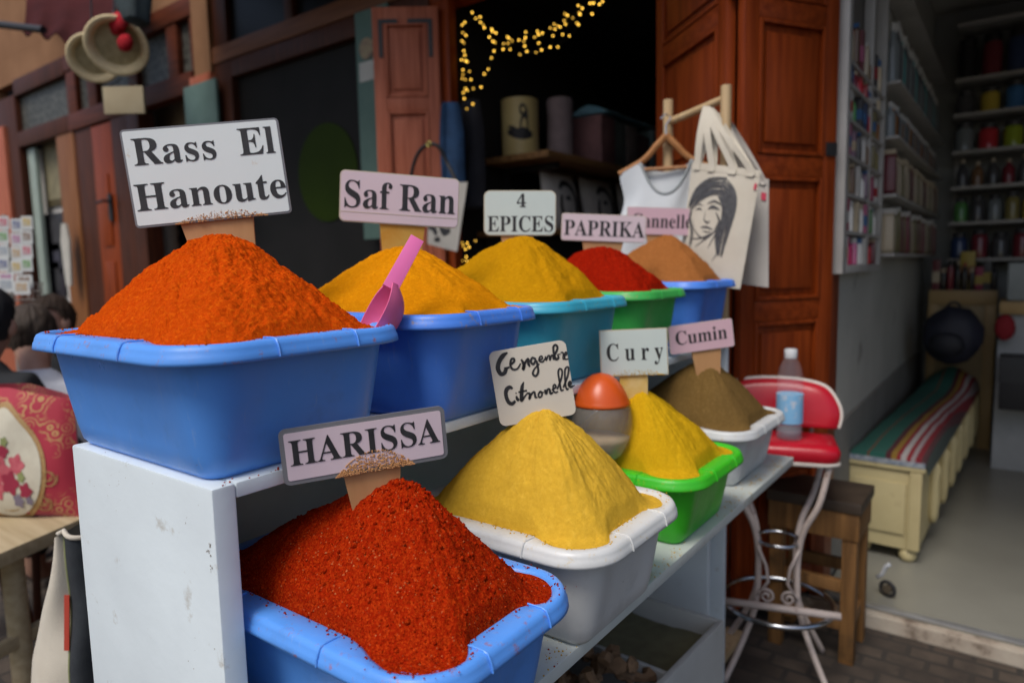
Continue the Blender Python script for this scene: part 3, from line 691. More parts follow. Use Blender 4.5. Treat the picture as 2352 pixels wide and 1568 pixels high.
# water bottle on the stool
PET = M('clear bottle plastic', (.55, .57, .62), .06, (.5, .52, .57), 6, alpha=.11, spec=1.0)
bc = Uz(1812, 1006, sz+.0545)
t = thing('water_bottle', 'clear plastic water bottle with white cap standing on the red stool seat', 'bottle', bc)
k = .99
pr = [(.030, 0), (.036, .006), (.036, .03), (.0345, .036), (.036, .042), (.036, .15), (.0345, .155), (.036, .16), (.0352, .19), (.030, .225), (.020, .25), (.0135, .262), (.0135, .272)]
mb = MB(); mb.lathe([(r_*1.08, z_*k) for r_, z_ in pr], bc, 28); part('bottle_body', mb, PET, t, 'all')
mb = MB(); mb.lathe([(.036, .002), (.0365, .03), (.0355, .045), (.0355, .06), (.01, .06)], bc, 24); part('water', mb, M('water', (.70, .80, .88), .03, alpha=.25), t, 'all')
mb = MB(); mb.lathe([(.0396, .052), (.0397, .054), (.0397, .140), (.0396, .142)], bc, 28); part('paper_label', mb, M('pale blue bottle label', (.22, .48, .74), .5, (.60, .62, .68), 45, .52, .66), t, True)
mb = MB(); mb.lathe([(.0180, .252), (.0188, .254), (.0188, .276), (.0170, .280), (.001, .2802)], bc, 22); part('cap', mb, M('white bottle cap', (.72, .74, .76), .4), t, True)
# wooden stool
x0, x1, y0, y1 = -.640, -.372, 2.305, 2.52; x0 -= .0
t = thing('wooden_stool', 'worn brown wooden stool standing behind the red bar stool', 'stool', ((x0+x1)/2, (y0+y1)/2, 0))
part('seat', MB().box((x0-.010, y0-.012, .540), (x1+.012, y1+.012, .578)), STOOLT, t, True, .004)
mb = MB(); mb.box((x0-.004, y0-.006, .445), (x1+.004, y0-.0005, .5395)); mb.box((x0+.045, y1-.026, .445), (x1-.045, y1-.004, .5395)); mb.box((x0+.004, y0+.045, .445), (x0+.026, y1-.045, .5395)); mb.box((x1+.0005, y0+.0, .445), (x1+.006, y1, .5395))
parts('apron', mb, STOOLW, t, True, .002)
for lx, ly in ((x0, y0), (x1-.044, y0), (x0, y1-.044), (x1-.044, y1-.044)):
    part('leg', MB().box((lx, ly, 0), (lx+.044, ly+.044, .5395)), STOOLW, t, True, .003)
mb = MB(); mb.box((x0+.045, y0+.007, .25), (x1-.045, y0+.030, .292)); mb.box((x0+.045, y1-.030, .25), (x1-.045, y1-.007, .292)); mb.box((x0+.007, y0+.045, .12), (x0+.030, y1-.045, .162)); mb.box((x1-.030, y0+.045, .12), (x1-.007, y1-.045, .162)); mb.box((x0+.045, y0+.007, .115), (x1-.045, y0+.030, .157))
parts('stretcher', mb, STOOLW, t, True, .002)
t.scale.z = .94
# ------------------------------------------------------------------ coat rack with clothes
XL, XR = Uy(1535, 230, 2.20), Uy(1668, 197, 2.12)
t = thing('clothes_rack', 'pale wooden two-post clothes rack behind the stand', 'rack', (( XL.x+XR.x)/2, 2.16, 0))
for p in (XL, XR):
    mb = MB(); mb.tube([(p.x, p.y, 0), (p.x, p.y, p.z)], .0165, 14); part('post', mb, PALEW, t, True)
    mb = MB(); mb.box((p.x-.03, p.y-.16, .0), (p.x+.03, p.y+.16, .025)); part('foot', mb, PALEW, t, True, .003)
cb = Uy(1560, 277, 2.19); 
mb = MB(); mb.tube([(XL.x, XL.y, cb.z), (XR.x, XR.y, cb.z+.03)], .0125, 12); part('crossbar', mb, PALEW, t, True)
# hanger + shirt: their plane faces the camera side
hy = V((math.cos(math.radians(20)), math.sin(math.radians(20)), 0)); hn = V((hy.y, -hy.x, 0))
ap = Uy(1530, 312, 2.165); HW = wood('orange brown hanger wood', (.42, .20, .08), (.32, .14, .05), .4, 0)
t = thing('coat_hanger', 'brown wooden hanger on the left post of the rack', 'hanger', ap)
def Hh(u, z, o=0): return ap+hy*u+V((0, 0, z))+hn*o
mb = MB()
for sg in (-1, 1):
    P = crv([(0, 0), (.03*sg, -.03), (.075*sg, -.075), (.155*sg, -.115)], 5); mb.tube([Hh(u, z) for u, z in P], [.013-.004*i/len(P) for i in range(len(P))], 8)
mb.tube([Hh(-.13, -.105), Hh(.13, -.105)], .006, 8); part('shoulder_bar', mb, HW, t, True)
mb = MB(); mb.tube([Hh(0, 0), Hh(0, .035), Hh(.015, .055), Hh(.0, .07), Hh(-.018, .055)], .003, 6); part('hook', mb, CHROME, t, True)
t = thing('tank_top', 'white sleeveless top on the brown hanger', 'shirt', Hh(0, -.62))
mb = MB(); rows = []; NU, NVv = 26, 40
def shirt(u, v_, side):   # u -1..1, v 0 top .. 1 hem
    wv = .155-.02*math.exp(-((v_-.18)/.12)**2)+.02*v_
    top = -.108+.0*abs(u)
    neck = max(0, 1-(abs(u)/.62)**2.4)*( .135 if side > 0 else .055)
    if abs(u) > .62: neck = 0
    z0 = -(.040+.078*max(abs(u), .5))-((.11 if side > 0 else .035)*max(0, 1-(abs(u)/.55)**2.2))
    z = z0+(-.60-z0)*v_
    bul = .016*math.sqrt(max(0, 1-u*u))+.006*math.sin(u*9+v_*3)*v_
    return Hh(u*wv, z, side*bul+.004*math.sin(v_*11+u*4))
for side in (1, -1):
    rows = [[shirt(-1+2*i/NU, j/NVv, side) for i in range(NU+1)] for j in range(NVv+1)]; mb.rings(rows, False)
part('fabric', mb, WHITEC, t, 'all')
mb = MB(); mb.tube([shirt(-.55+1.10*i/24, 0, 1) for i in range(25)], .0042, 6); part('neck_band', mb, M('grey neck band', (.34, .37, .38), .9), t, 'all')
# tote bags
def tote(quad, depth, name_label, mat, strap_top, prints=None, tags=None, sr=.011, bulge=.018, straps=((.18, .30), (.62, .78))):
    q = [V(p) for p in quad]; nrm = (q[1]-q[0]).cross(q[3]-q[0]).normalized()
    if nrm.dot(CPOS-q[0]) < 0: nrm = -nrm
    def F(u, v_, side=1, o=0):
        p = (q[0]*(1-u)+q[1]*u)*(1-v_)+(q[3]*(1-u)+q[2]*u)*v_
        e = math.sin(math.pi*max(0, min(1, u)))**.7*(.35+.65*math.sin(math.pi*min(1, max(0, v_))*.9+.15))
        fold = .004*math.sin(u*13+v_*4)*(1-v_)+.003*math.sin(u*6-v_*9)
        return p+nrm*(side*(bulge*e+fold*.6*e)+o)
    base = (q[2]+q[3])/2
    t = thing('tote_bag', name_label, 'tote bag', base)
    mb = MB(); N = 18
    for s_ in (1, -1): mb.rings([[F(i/N, j/N, s_) for i in range(N+1)] for j in range(N+1)], False)
    part('bag_body', mb, mat, t, 'all')
    mb = MB(); ribbon(mb, [(0.01, .03, .05), (.5, .03, .05), (.99, .03, .05)], lambda u, v_: F(u, v_, 1, .0012)); part('top_hem', mb, mat, t, 'all')
    if strap_top:
        mb = MB()
        for side, dxs in ((1, .0), (-1, .012)):
            for (ua, ub) in straps:
                P = crv([F(ua, .06, side, .003), F(ua, .0, side, .003), F(ua, 0, side).lerp(strap_top, .5)+nrm*.02*side, strap_top+nrm*.012*side, F(ub, 0, side).lerp(strap_top, .5)+nrm*.02*side, F(ub, 0, side, .003), F(ub, .06, side, .003)], 6)
                tan = (q[1]-q[0]).normalized(); L = [V(p)-tan*sr for p in P]; R_ = [V(p)+tan*sr for p in P]
                mb.rings([[a, b_, b_+nrm*.002, a+nrm*.002] for a, b_ in zip(L, R_)], True, True, True)
        part('straps', mb, mat, t, True)
    if prints:
        mb = MB()
        for s_ in prints: ribbon(mb, s_, lambda u, v_: F(u, v_, 1, .0016), 5)
        part('printed_face', mb, INKG, t)
    for (u, v_, w_, h_) in tags or ():
        mb = MB(); mb.hexa([F(u, v_, 1, .002), F(u+w_, v_, 1, .002), F(u+w_, v_+h_, 1, .002), F(u, v_+h_, 1, .002)], nrm*.002); part('red_tag', mb, M('pink red tag', (.62, .05, .10), .6), t)
    return t
def zq(px, py): # close-up px -> bag fraction
    u = (px-395+(py-600)*.06)/((870-.115*(py-600))-(395-(py-600)*.06)); return u, (py-610)/860
def pr(*p, w=30): return [(*zq(a[0], a[1]), (a[2] if len(a) > 2 else w)/700) for a in p]
FACE = []; rf = random.Random(14)
def strands(o_, i_, n_, w0):
    for k_ in range(n_):
        f = (k_+rf.uniform(-.3, .3))/(n_-1); L = len(o_); sk_ = rf.uniform(-8, 8)
        FACE.append(pr(*[(o_[j][0]+(i_[j][0]-o_[j][0])*f+sk_*(j/L), o_[j][1]+(i_[j][1]-o_[j][1])*f+rf.uniform(-6, 6), max(2, w0*math.sin(math.pi*(j+.25)/(L-.4))*rf.uniform(.5, 1.4))) for j in range(L)]))
strands([(660, 690), (540, 715), (440, 800), (392, 925)], [(650, 810), (560, 818), (480, 872), (432, 938)], 15, 13)
strands([(640, 690), (712, 770), (726, 900), (692, 1060), (650, 1255)], [(610, 830), (645, 900), (640, 1000), (606, 1090), (618, 1235)], 15, 18)
strands([(412, 930), (405, 1010), (425, 1110), (415, 1215)], [(430, 940), (422, 1010), (452, 1105), (440, 1200)], 4, 10)
FACE += [pr((545, 926, 6), (580, 905, 20), (628, 918, 6)), pr((538, 888, 4), (590, 864, 12), (638, 884, 5)), pr((452, 942, 3), (478, 929, 10), (502, 938, 3)), pr((446, 912, 3), (478, 898, 6), (506, 908, 3)), pr((530, 940, 3), (522, 1000, 7), (545, 1020, 11), (567, 1008, 4)),
 pr((500, 1062, 4), (542, 1053, 12), (588, 1064, 4)), pr((518, 1082, 2), (546, 1088, 7), (575, 1080, 2)), pr((440, 1010, 3), (455, 1080, 6), (512, 1132, 10), (570, 1112, 8), (615, 1050, 3)), pr((430, 1150, 3), (520, 1132, 8), (622, 1062, 4)), pr((470, 1202, 3), (560, 1122, 8), (632, 1040, 3)), pr((560, 1205, 3), (602, 1108, 9), (630, 1060, 3)), pr((603, 940, 4), (628, 1000, 18), (600, 1062, 5)), pr((590, 1290, 2), (622, 1230, 8), (630, 1180, 4))]
STT = Uy(1628, 246, 2.10)
tote([Uy(1590, 372, 2.07), Uy(1748, 392, 2.05), Uy(1700, 664, 2.03), Uy(1556, 645, 2.07)], .02, 'cream canvas tote bag printed with a dark-haired face, hung on the rack', CANVAS, STT, FACE, [(.955, .11, .03, .05)], straps=((.10, .32), (.62, .86)))
tote([Uy(1700, 400, 2.16), Uy(1766, 412, 2.15), Uy(1765, 660, 2.14), Uy(1690, 650, 2.15)], .02, 'plain greyish tote bag hanging behind the printed face tote', M('greyish canvas', (.50, .47, .43), .9, (.45, .42, .38), 9), Uy(1660, 262, 2.14), None, [(.80, .13, .14, .07)], sr=.009)
# ------------------------------------------------------------------ souvenir shop (centre): jambs, folding doors, dark room
FY = 2.65
XJR, XJL = -.575, -2.325
LINT = 2.62
t = thing('souvenir_shop', 'souvenir shop with red wooden folding doors and a dark interior hung with lights', 'shop', (-1.5, FY, 0))
mb = MB(); mb.box((XJR-.012, FY-.005, 0), (XJR+.035, FY+.14, LINT)); mb.box((XJL-.16, FY-.005, 0), (XJL+.012, FY+.05, LINT)); mb.box((XJL-.16, FY-.006, LINT+.001), (XJR+.035, FY+.14, LINT+.14))
part('door_frame', mb, REDW, t, True, .004)
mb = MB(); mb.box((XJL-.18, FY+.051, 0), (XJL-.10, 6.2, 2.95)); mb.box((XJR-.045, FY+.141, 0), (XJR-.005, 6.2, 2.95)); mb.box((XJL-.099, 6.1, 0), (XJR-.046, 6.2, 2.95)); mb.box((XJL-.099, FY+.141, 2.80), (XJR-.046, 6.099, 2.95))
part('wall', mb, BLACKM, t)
mb = MB(); mb.box((XJL-.10, FY, LINT+.142), (2.35, FY+.14, 4.6)); part('upper_wall', mb, STUCCO, t)
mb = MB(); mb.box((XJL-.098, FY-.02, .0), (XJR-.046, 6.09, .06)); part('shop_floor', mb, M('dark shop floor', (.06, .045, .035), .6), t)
tt = thing('unseen_canopy', 'plain cloth added out of view to shade the shop fronts', 'unseen_canopy', (-1, FY, 3.6))  # unseen cloth added above the view to darken the shop fronts
mb = MB(); rs = []
for i in range(13):
    f = i/12; y_ = FY-.01-.95*f; z_ = 3.62-.55*f-.05*math.sin(math.pi*f); rs.append([V((-4.35+6.9*k_/30, y_, z_+.015*math.sin(k_*1.1)*f)) for k_ in range(31)])
mb.rings(rs, False); mb.rings([[p+V((0, 0, .006)) for p in r_] for r_ in rs], False); part('cloth', mb, M('dark red canopy cloth', (.09, .022, .02), .9), tt, 'all')
mb = MB(); mb.tube([(-4.36, FY-.96, 3.06), (2.56, FY-.96, 3.06)], .018, 10); part('front_bar', mb, IRON, tt, True)
mb = MB()
for x_ in (-4.3, -1.0, 2.45): mb.tube([(x_, FY-.95, 3.055), (x_, FY-.02, 3.3)], .012, 8)
parts('bracket', mb, IRON, tt)
def leaf(parent, hinge, ang, Lw, mat, mat2, z0=.10, z1=2.58, npan=4, sill=(0.36, .50)):
    d = V((math.cos(ang), math.sin(ang), 0)); n = V((d.y, -d.x, 0))
    if n.y > 0: n = -n
    H0 = V((hinge[0], hinge[1], 0)); th = .035
    def bx(mb, u0, u1, za, zb, o0, o1):
        P = [H0+d*u0+n*o0+V((0, 0, za)), H0+d*u1+n*o0+V((0, 0, za)), H0+d*u1+n*o0+V((0, 0, zb)), H0+d*u0+n*o0+V((0, 0, zb))]
        mb.hexa(P, n*(o1-o0))
    sw = .058; mb = MB()
    bx(mb, 0, sw, z0, z1, 0, th); bx(mb, Lw-sw, Lw, z0, z1, 0, th)
    lf = part('door_leaf', mb, mat, parent, True, .004)
    zs = [z0, .62, 1.12, 1.615, 2.10, z1]; mb = MB()
    rails = [(z0, z0+.10), (.60, .68), (1.10, 1.17), (1.585, 1.655), (2.085, 2.15), (z1-.075, z1)]
    for a, b_ in rails:
        mb = MB(); bx(mb, sw+.0005, Lw-sw-.0005, a, b_, .001, th-.001); part('rail', mb, mat2, lf, True, .003)
    for (a, b_), (c_, d_) in zip(rails[:-1], rails[1:]):
        mb = MB(); mm = MB()
        bx(mb, sw+.001, Lw-sw-.001, b_+.001, c_-.001, .010, th-.014)
        u0, u1, za, zb = sw+.035, Lw-sw-.035, b_+.04, c_-.04
        if u1 > u0+.02: bx(mb, u0, u1, za, zb, th-.0135, th-.003)
        for (q0, q1, qa, qb) in ((sw+.001, sw+.016, b_+.001, c_-.001), (Lw-sw-.016, Lw-sw-.001, b_+.001, c_-.001), (sw+.0165, Lw-sw-.0165, b_+.001, b_+.015), (sw+.0165, Lw-sw-.0165, c_-.015, c_-.001)):
            bx(mm, q0, q1, qa, qb, th-.0138, th+.004)
        part('panel', mb, mat, lf, True, .006); part('moulding', mm, mat, lf, True, .004)
    return lf, bx, H0, d, n
# right pair: outer leaf from the right jamb to the knuckle, inner leaf folded back into the shop
ANG = math.radians(180+59); LW = .405
lfA, bxA, HA, dA, nA = leaf(t, (XJR+.015, FY-.01), ANG, LW, REDW, REDW2)
kn = HA+dA*(LW+.006)
mb = MB()
for zh in (.55, 1.66, 2.42): bxA(mb, .004, .05, zh, zh+.045, .0355, .042)
parts('hinge', mb, IRON, lfA)
lfB, bxB, HB, dB, nB = leaf(t, (kn.x-.004, kn.y+.012), math.radians(138), .56, REDW, REDW2)
mb = MB(); mb.tube([kn+V((-.004, -.012, 2.14)), kn+V((-.004, -.012, 2.32))], .011, 8); mb.tube([kn+V((-.004, -.012, .6)), kn+V((-.004, -.012, .72))], .011, 8); parts('hinge', mb, IRON, lfB)
# left leaf folded outwards over the neighbouring window
lfC, bxC, HC, dC, nC = leaf(t, (XJL-.045, FY-.012), math.radians(180+37), .325, PINKW, PINKW)
mb = MB(); zt_ = 2.50
bxC(mb, .03, .05, 2.34, 2.52, .0355, .040); bxC(mb, .0505, .15, 2.50, 2.52, .0355, .040); bxC(mb, .275, .295, 2.34, 2.52, .0355, .040); bxC(mb, .20, .2745, 2.50, 2.52, .0355, .040); parts('iron_bracket', mb, IRON, lfC)
# things inside the souvenir shop ------------------------------------------------------------------
SHW = wood('brown shelf board', (.30, .16, .06), (.18, .09, .035), .6, 1)
sh = Ux(1240, 338, -1.98)
t = thing('wall_shelf', 'long brown wooden shelf along the left wall of the dark shop', 'shelf', (-2.2, 3.6, sh.z-.04))
part('board', MB().box((-2.415, 3.02, sh.z-.035), (-1.985, 6.0, sh.z)), SHW, t, True, .003)
mb = MB()
for yy in (3.2, 4.4, 5.6): mb.box((-2.415, yy, sh.z-.25), (-2.38, yy+.03, sh.z-.036)); mb.box((-2.379, yy, sh.z-.07), (-2.05, yy+.03, sh.z-.036))
parts('bracket', mb, IRON, t)
CREAM = M('cream printed tin', (.62, .50, .22), .45, (.55, .43, .18), 6)
pc = Uy(1190, 300, 3.20); px_ = pc.x
rT = .105; zt0 = sh.z; hT = Ud(1190, 190, 3.45).z-zt0
t = thing('printed_tin', 'big cream round tin printed with a dark silhouette on the dark shop shelf', 'tin', (px_, 3.22, zt0))
mb = MB(); mb.lathe([(rT-.004, zt0+.0005), (rT, zt0+.004), (rT, zt0+hT), (rT-.004, zt0+hT+.003), (rT-.012, zt0+hT+.003), (rT-.012, zt0+.02)], (px_, 3.22, 0), 40); part('tin_body', mb, CREAM, t, True)
tocam = math.atan2(-3.22, -px_)
def cyl(u, v_): a = tocam+(u-.5)*2.2; return V((px_+(rT+.0015)*math.cos(a), 3.22+(rT+.0015)*math.sin(a), zt0+hT*(1-v_)))
mb = MB()
for s_ in ([(.60, .12, .10), (.58, .20, .20), (.62, .30, .16), (.60, .42, .20), (.60, .60, .24)], [(.18, .56, .08), (.40, .60, .16), (.60, .60, .20), (.80, .62, .08)], [(.20, .48, .03), (.32, .50, .06), (.44, .56, .05)]): ribbon(mb, s_, cyl)
part('printed_silhouette', mb, INK, t)
pc = Uy(1278, 300, 3.42)
mb = MB(); mb.lathe([(.075, sh.z), (.077, sh.z+.01), (.077, sh.z+.34), (.072, sh.z+.36), (.02, sh.z+.362)], (pc.x, 3.46, 0), 30)
solo('cloth_roll', mb, M('dim mauve cloth', (.34, .26, .26), .9, (.22, .17, .18), 9), 'tall mauve-grey roll beside the cream tin on the dark shelf', 'roll', smooth=True)
yb = 3.62; rn = random.Random(11); k = 0
cols = [((.15, .07, .07), 'maroon'), ((.09, .10, .09), 'grey green'), ((.14, .11, .10), 'taupe'), ((.10, .05, .05), 'dark red'), ((.09, .13, .14), 'teal grey')]
ordn = ['first', 'second', 'third', 'fourth', 'fifth', 'sixth', 'seventh', 'eighth', 'ninth', 'tenth', 'eleventh', 'twelfth', 'thirteenth', 'fourteenth', 'fifteenth', 'sixteenth', 'seventeenth', 'eighteenth']
while yb < 5.7:
    wd = rn.uniform(.13, .22); hh = rn.uniform(.24, .31); cc, cn = cols[k % 5]
    mb = MB(); mb.box((-2.36, yb, sh.z+.0005), (-2.03+rn.uniform(-.03, .03), yb+wd, sh.z+hh))
    solo('fabric_box', mb, M('box '+cn+str(k), tuple(c_*1.9 for c_ in cc), .7, tuple(c_*1.1 for c_ in cc), 9), f'{cn} box, {ordn[k]} after the mauve roll on the dark shelf', 'box', 'boxes along the dark shop shelf', smooth=True, bev=.008)
    yb += wd+.012; k += 1
mb = MB(); rows = []
for i in range(17):
    y_ = 3.75+1.3*i/16; rows.append([V((-2.30+.26*j/6, y_, sh.z+.325+.05*math.sin(math.pi*j/6)+.012*mnoise.noise(V((y_*9, j, 2))))) for j in range(7)]+[V((-2.04-.26*j/6, y_, sh.z+.322)) for j in range(7)])
mb.rings(rows, True, True, True)
solo('plastic_wrap', mb, M('plastic wrap with painted blue reflection', (.34, .62, .76), .10, (.22, .48, .62), 12, bump=.8, bscale=20), 'shiny plastic wrap with painted blue reflection lying on the row of boxes', 'plastic sheet', smooth='all')  # the blue is a reflection put into the colour of the wrap
# lower shelf with portrait cushions
c1, c2 = Ux(1165, 440, -2.06), Ux(1345, 440, -2.06)
zc = Ux(1240, 500, -2.06).z-.06
t = thing('cushion_shelf', 'low dark wooden shelf carrying the printed cushions', 'shelf', (-2.2, 4, zc-.04))
part('board', MB().box((-2.415, 2.95, zc-.03), (-1.99, 6.0, zc)), SHW, t, True, .003)
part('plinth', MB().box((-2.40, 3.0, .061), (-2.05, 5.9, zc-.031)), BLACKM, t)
GREYC = M('grey printed cushion fabric', (.66, .62, .57), .9, (.52, .48, .45), 10)
for i, (yy, L) in enumerate(((3.22, .36), (3.64, .40), (4.12, .42))):
    t = thing('printed_cushion', ('grey cushion with dark smudged portrait, left one under the shelf', 'grey cushion with dark smudged portrait, middle one under the shelf', 'grey cushion with dark smudged portrait, right one under the shelf')[i], 'cushion', (-2.13, yy+L/2, zc), 'printed cushions in the dark shop')
    mb = MB()
    def Fc(u, v_, s_=1, o=0):
        e = (max(0, math.sin(math.pi*u))*max(0, math.sin(math.pi*v_)))**.45
        return V((-2.12+s_*(.055*e)+o-.06*(1-v_)*1.0, yy+L*(u), zc+.34*(1-v_)))
    for s_ in (1, -1): mb.rings([[Fc(a/12, b_/12, s_) for a in range(13)] for b_ in range(13)], False)
    part('pad', mb, GREYC, t, 'all')
    mb = MB(); rn = random.Random(i+5)
    for s_ in ([(.30, .30, .05), (.42, .2, .09), (.6, .22, .10), (.72, .4, .08), (.70, .7, .06)], [(.36, .26, .03), (.5, .18, .05), (.64, .3, .04)], [(.32, .4, .05), (.28, .6, .07), (.36, .85, .1)], [(.78, .4, .03), (.8, .6, .06), (.74, .86, .05)], [(.42, .45, .06), (.55, .44, .08)], [(.46, .7, .05), (.56, .7, .06)], [(.3, .9, .16), (.5, .88, .1), (.75, .92, .2)]): ribbon(mb, s_, lambda u, v_: Fc(u, v_, 1, .002))
    part('printed_portrait', mb, INK, t)
# clothes hung on the left jamb
def drape(name, px0, px1, y0, y1, Y, mat, label, cat, folds=5, thick=.05):
    a, b_ = Uy(px0, y0, Y), Uy(px1, y0, Y); zb = Uy((px0+px1)/2, y1, Y).z; d = (b_-a); d.z = 0; L = d.length; d.normalize(); n = V((d.y, -d.x, 0)); mb = MB(); rows = []
    for j in range(25):
        v_ = j/24; row = []
        sp = .55+.45*min(1, v_*3)**.6
        for i in range(41):
            s_ = i/20-1 if i <= 20 else 1-(i-20)/20; side = 1 if i <= 20 else -1
            o = thick*(side*math.sqrt(max(0, 1-s_*s_))*.6+.28*math.sin(s_*folds*2.2+v_*2)*(side > 0))
            row.append(a.lerp(b_, .5)+d*(s_*L/2*sp)+n*o+V((0, 0, (zb-a.z)*v_-a.z*0)))
        rows.append(row)
    for r_ in rows:
        for p in r_: p.z += a.z-a.lerp(b_, .5).z
    mb.rings(rows, True, True, True)
    return solo(name, mb, mat, label, cat, smooth='all')
drape('denim_jacket', 1010, 1062, 242, 470, 2.60, M('blue denim', (.03, .085, .19), .85, (.014, .04, .09), 14, bump=.5, bscale=150), 'blue denim jacket hanging at the left jamb of the dark shop', 'jacket')
drape('dark_garment', 1056, 1110, 236, 480, 2.75, M('near black cloth', (.022, .024, .032), .9, (.012, .012, .016), 8), 'near-black garment hanging right of the denim jacket', 'garment')
# black shoulder bag strap and small tote on the left leaf
t = thing('shoulder_bag', 'small pale tote with dark print and long black strap on the folded left door', 'bag', Uy(1030, 575, 2.35))
qa = [Uy(985, 424, 2.36), Uy(1074, 418, 2.34), Uy(1050, 578, 2.33), Uy(982, 560, 2.36)]
def Fb(u, v_, s_=1, o=0):
    p = (qa[0]*(1-u)+qa[1]*u)*(1-v_)+(qa[3]*(1-u)+qa[2]*u)*v_; e = (max(0, math.sin(math.pi*u))*max(.05, math.sin(math.pi*(v_*.9+.1))))**.5
    return p+V((-.59, -.8, 0)).normalized()*-1*(-s_*.02*e-o)
mb = MB()
for s_ in (1, -1): mb.rings([[Fb(a/12, b_/12, s_) for a in range(13)] for b_ in range(13)], False)
part('bag_body', mb, M('pale canvas', (.40, .38, .34), .9), t, 'all')
mb = MB()
for s_ in ([(.1, .72, .06), (.25, .68, .14), (.4, .8, .1)], [(.5, .66, .05), (.62, .74, .12), (.8, .7, .06)], [(.15, .5, .3), (.5, .45, .4), (.8, .5, .2)], [(.3, .9, .05), (.5, .86, .08)]): ribbon(mb, s_, lambda u, v_: Fb(u, v_, 1, .002))
part('dark_print', mb, INK, t)
mb = MB(); mb.tube(crv([Uy(940, 470, 2.38), Uy(946, 395, 2.37), Uy(962, 350, 2.36), Uy(985, 332, 2.35), Uy(1008, 338, 2.37), Uy(1030, 380, 2.4), Uy(1050, 420, 2.36)], 6), .009, 7); part('strap', mb, IRON, t, 'all')
mb = MB(); mb.torus(Uy(985, 331, 2.34), .012, .004, (0, 1, 0), 16, 6); part('buckle', mb, M('brass', (.6, .5, .15), .3, metal=1), t, 'all')
# string of small warm lights
BULB = M('warm glowing bulb', (1, .7, .2), .4, emis=(1, .56, .07), es=3.4)
t = thing('string_lights', 'string of tiny warm lights looped across the dark shop opening', 'string lights', Uy(1070, 30, 2.95))
Z3 = [(298,83),(250,148),(232,165),(322,122),(350,113),(352,147),(372,167),(376,184),(425,192),(430,207),(453,217),(410,244),(433,272),(447,280),(441,335),(423,380),(403,453),(377,485),(356,571),(306,580),(302,681),(264,712),(236,215),(257,233),(232,270),(244,282),(244,334),(250,363),(228,392),(254,398),(265,405),(237,458),(281,468),(238,488),(232,515),(253,521),(290,522),(254,580),(266,592),(240,607),(246,645),
 (528,243),(540,252),(559,268),(533,285),(503,288),(500,324),(547,325),(603,263),(610,358),(635,270),(646,248),(648,212),(641,302),(655,337),(706,245),(716,343),(725,206),(731,228),(757,218),(733,283),(752,328),(808,185),(834,160),(839,193),(826,236),(858,172),(873,178),(808,310),(858,309),(889,227),(933,236),(900,137),(908,160),(905,92),(922,103),(956,119),(982,152),(993,162),(998,85),(1003,97),(991,38),(1018,56),(1082,92),(1068,24),(1090,22),(1129,30),(1150,12)]
Z4 = [(234,195),(265,195),(320,180),(240,214),(278,220),(254,236),(260,284),(233,310),(262,310),(296,305),(320,292),(267,332)]
wob = random.Random(2); BP = []
for x_, y_ in Z3: BP.append(Uy(979.8+.3514*x_, .3514*y_, 2.75+wob.uniform(-.03, .03)))
for x_, y_ in Z4: BP.append(Uy(979.8+.3514*x_, 489.9+.3514*y_, 2.75+wob.uniform(-.03, .03)))
BM_ = []
for r_, mt_ in ((.0042, BULB), (.0036, BULB), (.0042, M('dimmer warm bulb', (1, .7, .2), .4, emis=(1, .55, .07), es=1.5))):
    mb = MB(); mb.sph((0, 0, 0), r_, 8); BM_.append(mb.mesh('bulb', mt_, (0, 0, 0), True))
for p in BP:
    me = wob.choice(BM_)
    o = bpy.data.objects.new('bulb', me); COL.objects.link(o); o.parent = t; o.location = p-ROOT[t.name]
WIRE = M('dark green wire', (.01, .014, .01), .6)
mb = MB()
def near(path):
    rem = list(path); cur = rem.pop(0); out_ = [cur]
    while rem:
        j = min(range(len(rem)), key=lambda i: (rem[i]-cur).length); cur = rem.pop(j); out_.append(cur)
    return out_
n3 = len(Z3); mb.tube([p+V((0, .006, 0)) for p in near(BP[22:41])], .0012, 4); mb.tube([p+V((0, .006, 0)) for p in near(BP[:22])], .0012, 4); mb.tube([p+V((0, .006, 0)) for p in near(BP[41:n3])], .0012, 4); mb.tube([p+V((0, .006, 0)) for p in near(BP[n3:])], .0012, 4)
parts('wire', mb, WIRE, t)
# ------------------------------------------------------------------ right shop: floor, walls, cabinet, shelves, goods
FZ = .062
XW = -.555
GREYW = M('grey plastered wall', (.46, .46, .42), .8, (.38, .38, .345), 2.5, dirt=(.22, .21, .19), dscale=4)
t = thing('herb_shop', 'open herb shop at the right with grey walls lined with jar shelves', 'shop', (.8, FY, 0))
part('left_wall', MB().box((XJR-.004, FY+.1455, 0), (XW, 5.9, 3.2)), GREYW, t)
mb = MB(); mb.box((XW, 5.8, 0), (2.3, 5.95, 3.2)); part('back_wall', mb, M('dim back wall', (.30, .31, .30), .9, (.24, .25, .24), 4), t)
part('right_wall', MB().box((2.2, FY+.005, 0), (2.35, 5.799, 3.2)), GREYW, t)
part('ceiling', MB().box((XW+.001, FY+.145, 2.98), (2.199, 5.799, 3.1)), GREYW, t)
part('wainscot', MB().box((XW+.0005, FY+.02, FZ+.001), (XW+.012, 5.7, .66)), M('darker grey dado paint', (.22, .215, .20), .8, (.17, .165, .15), 5), t)
mb = MB(); mb.box((XJR+.04, 2.625, 0.002), (2.3, 5.799, FZ))
solo('shop_floor', mb, M('grey cement shop floor', (.24, .235, .20), .28, (.20, .195, .165), 3, bump=.1, bscale=30, dirt=(.12, .11, .1), dscale=20, dlo=.72, dhi=.8), 'smooth grey cement floor of the right shop', None, kind='structure')
mb = MB(); rn = random.Random(8); x_ = XJR-.3
mb.box((XJR-.10, 2.585, 0.001), (2.3, 2.6245, FZ-.002))
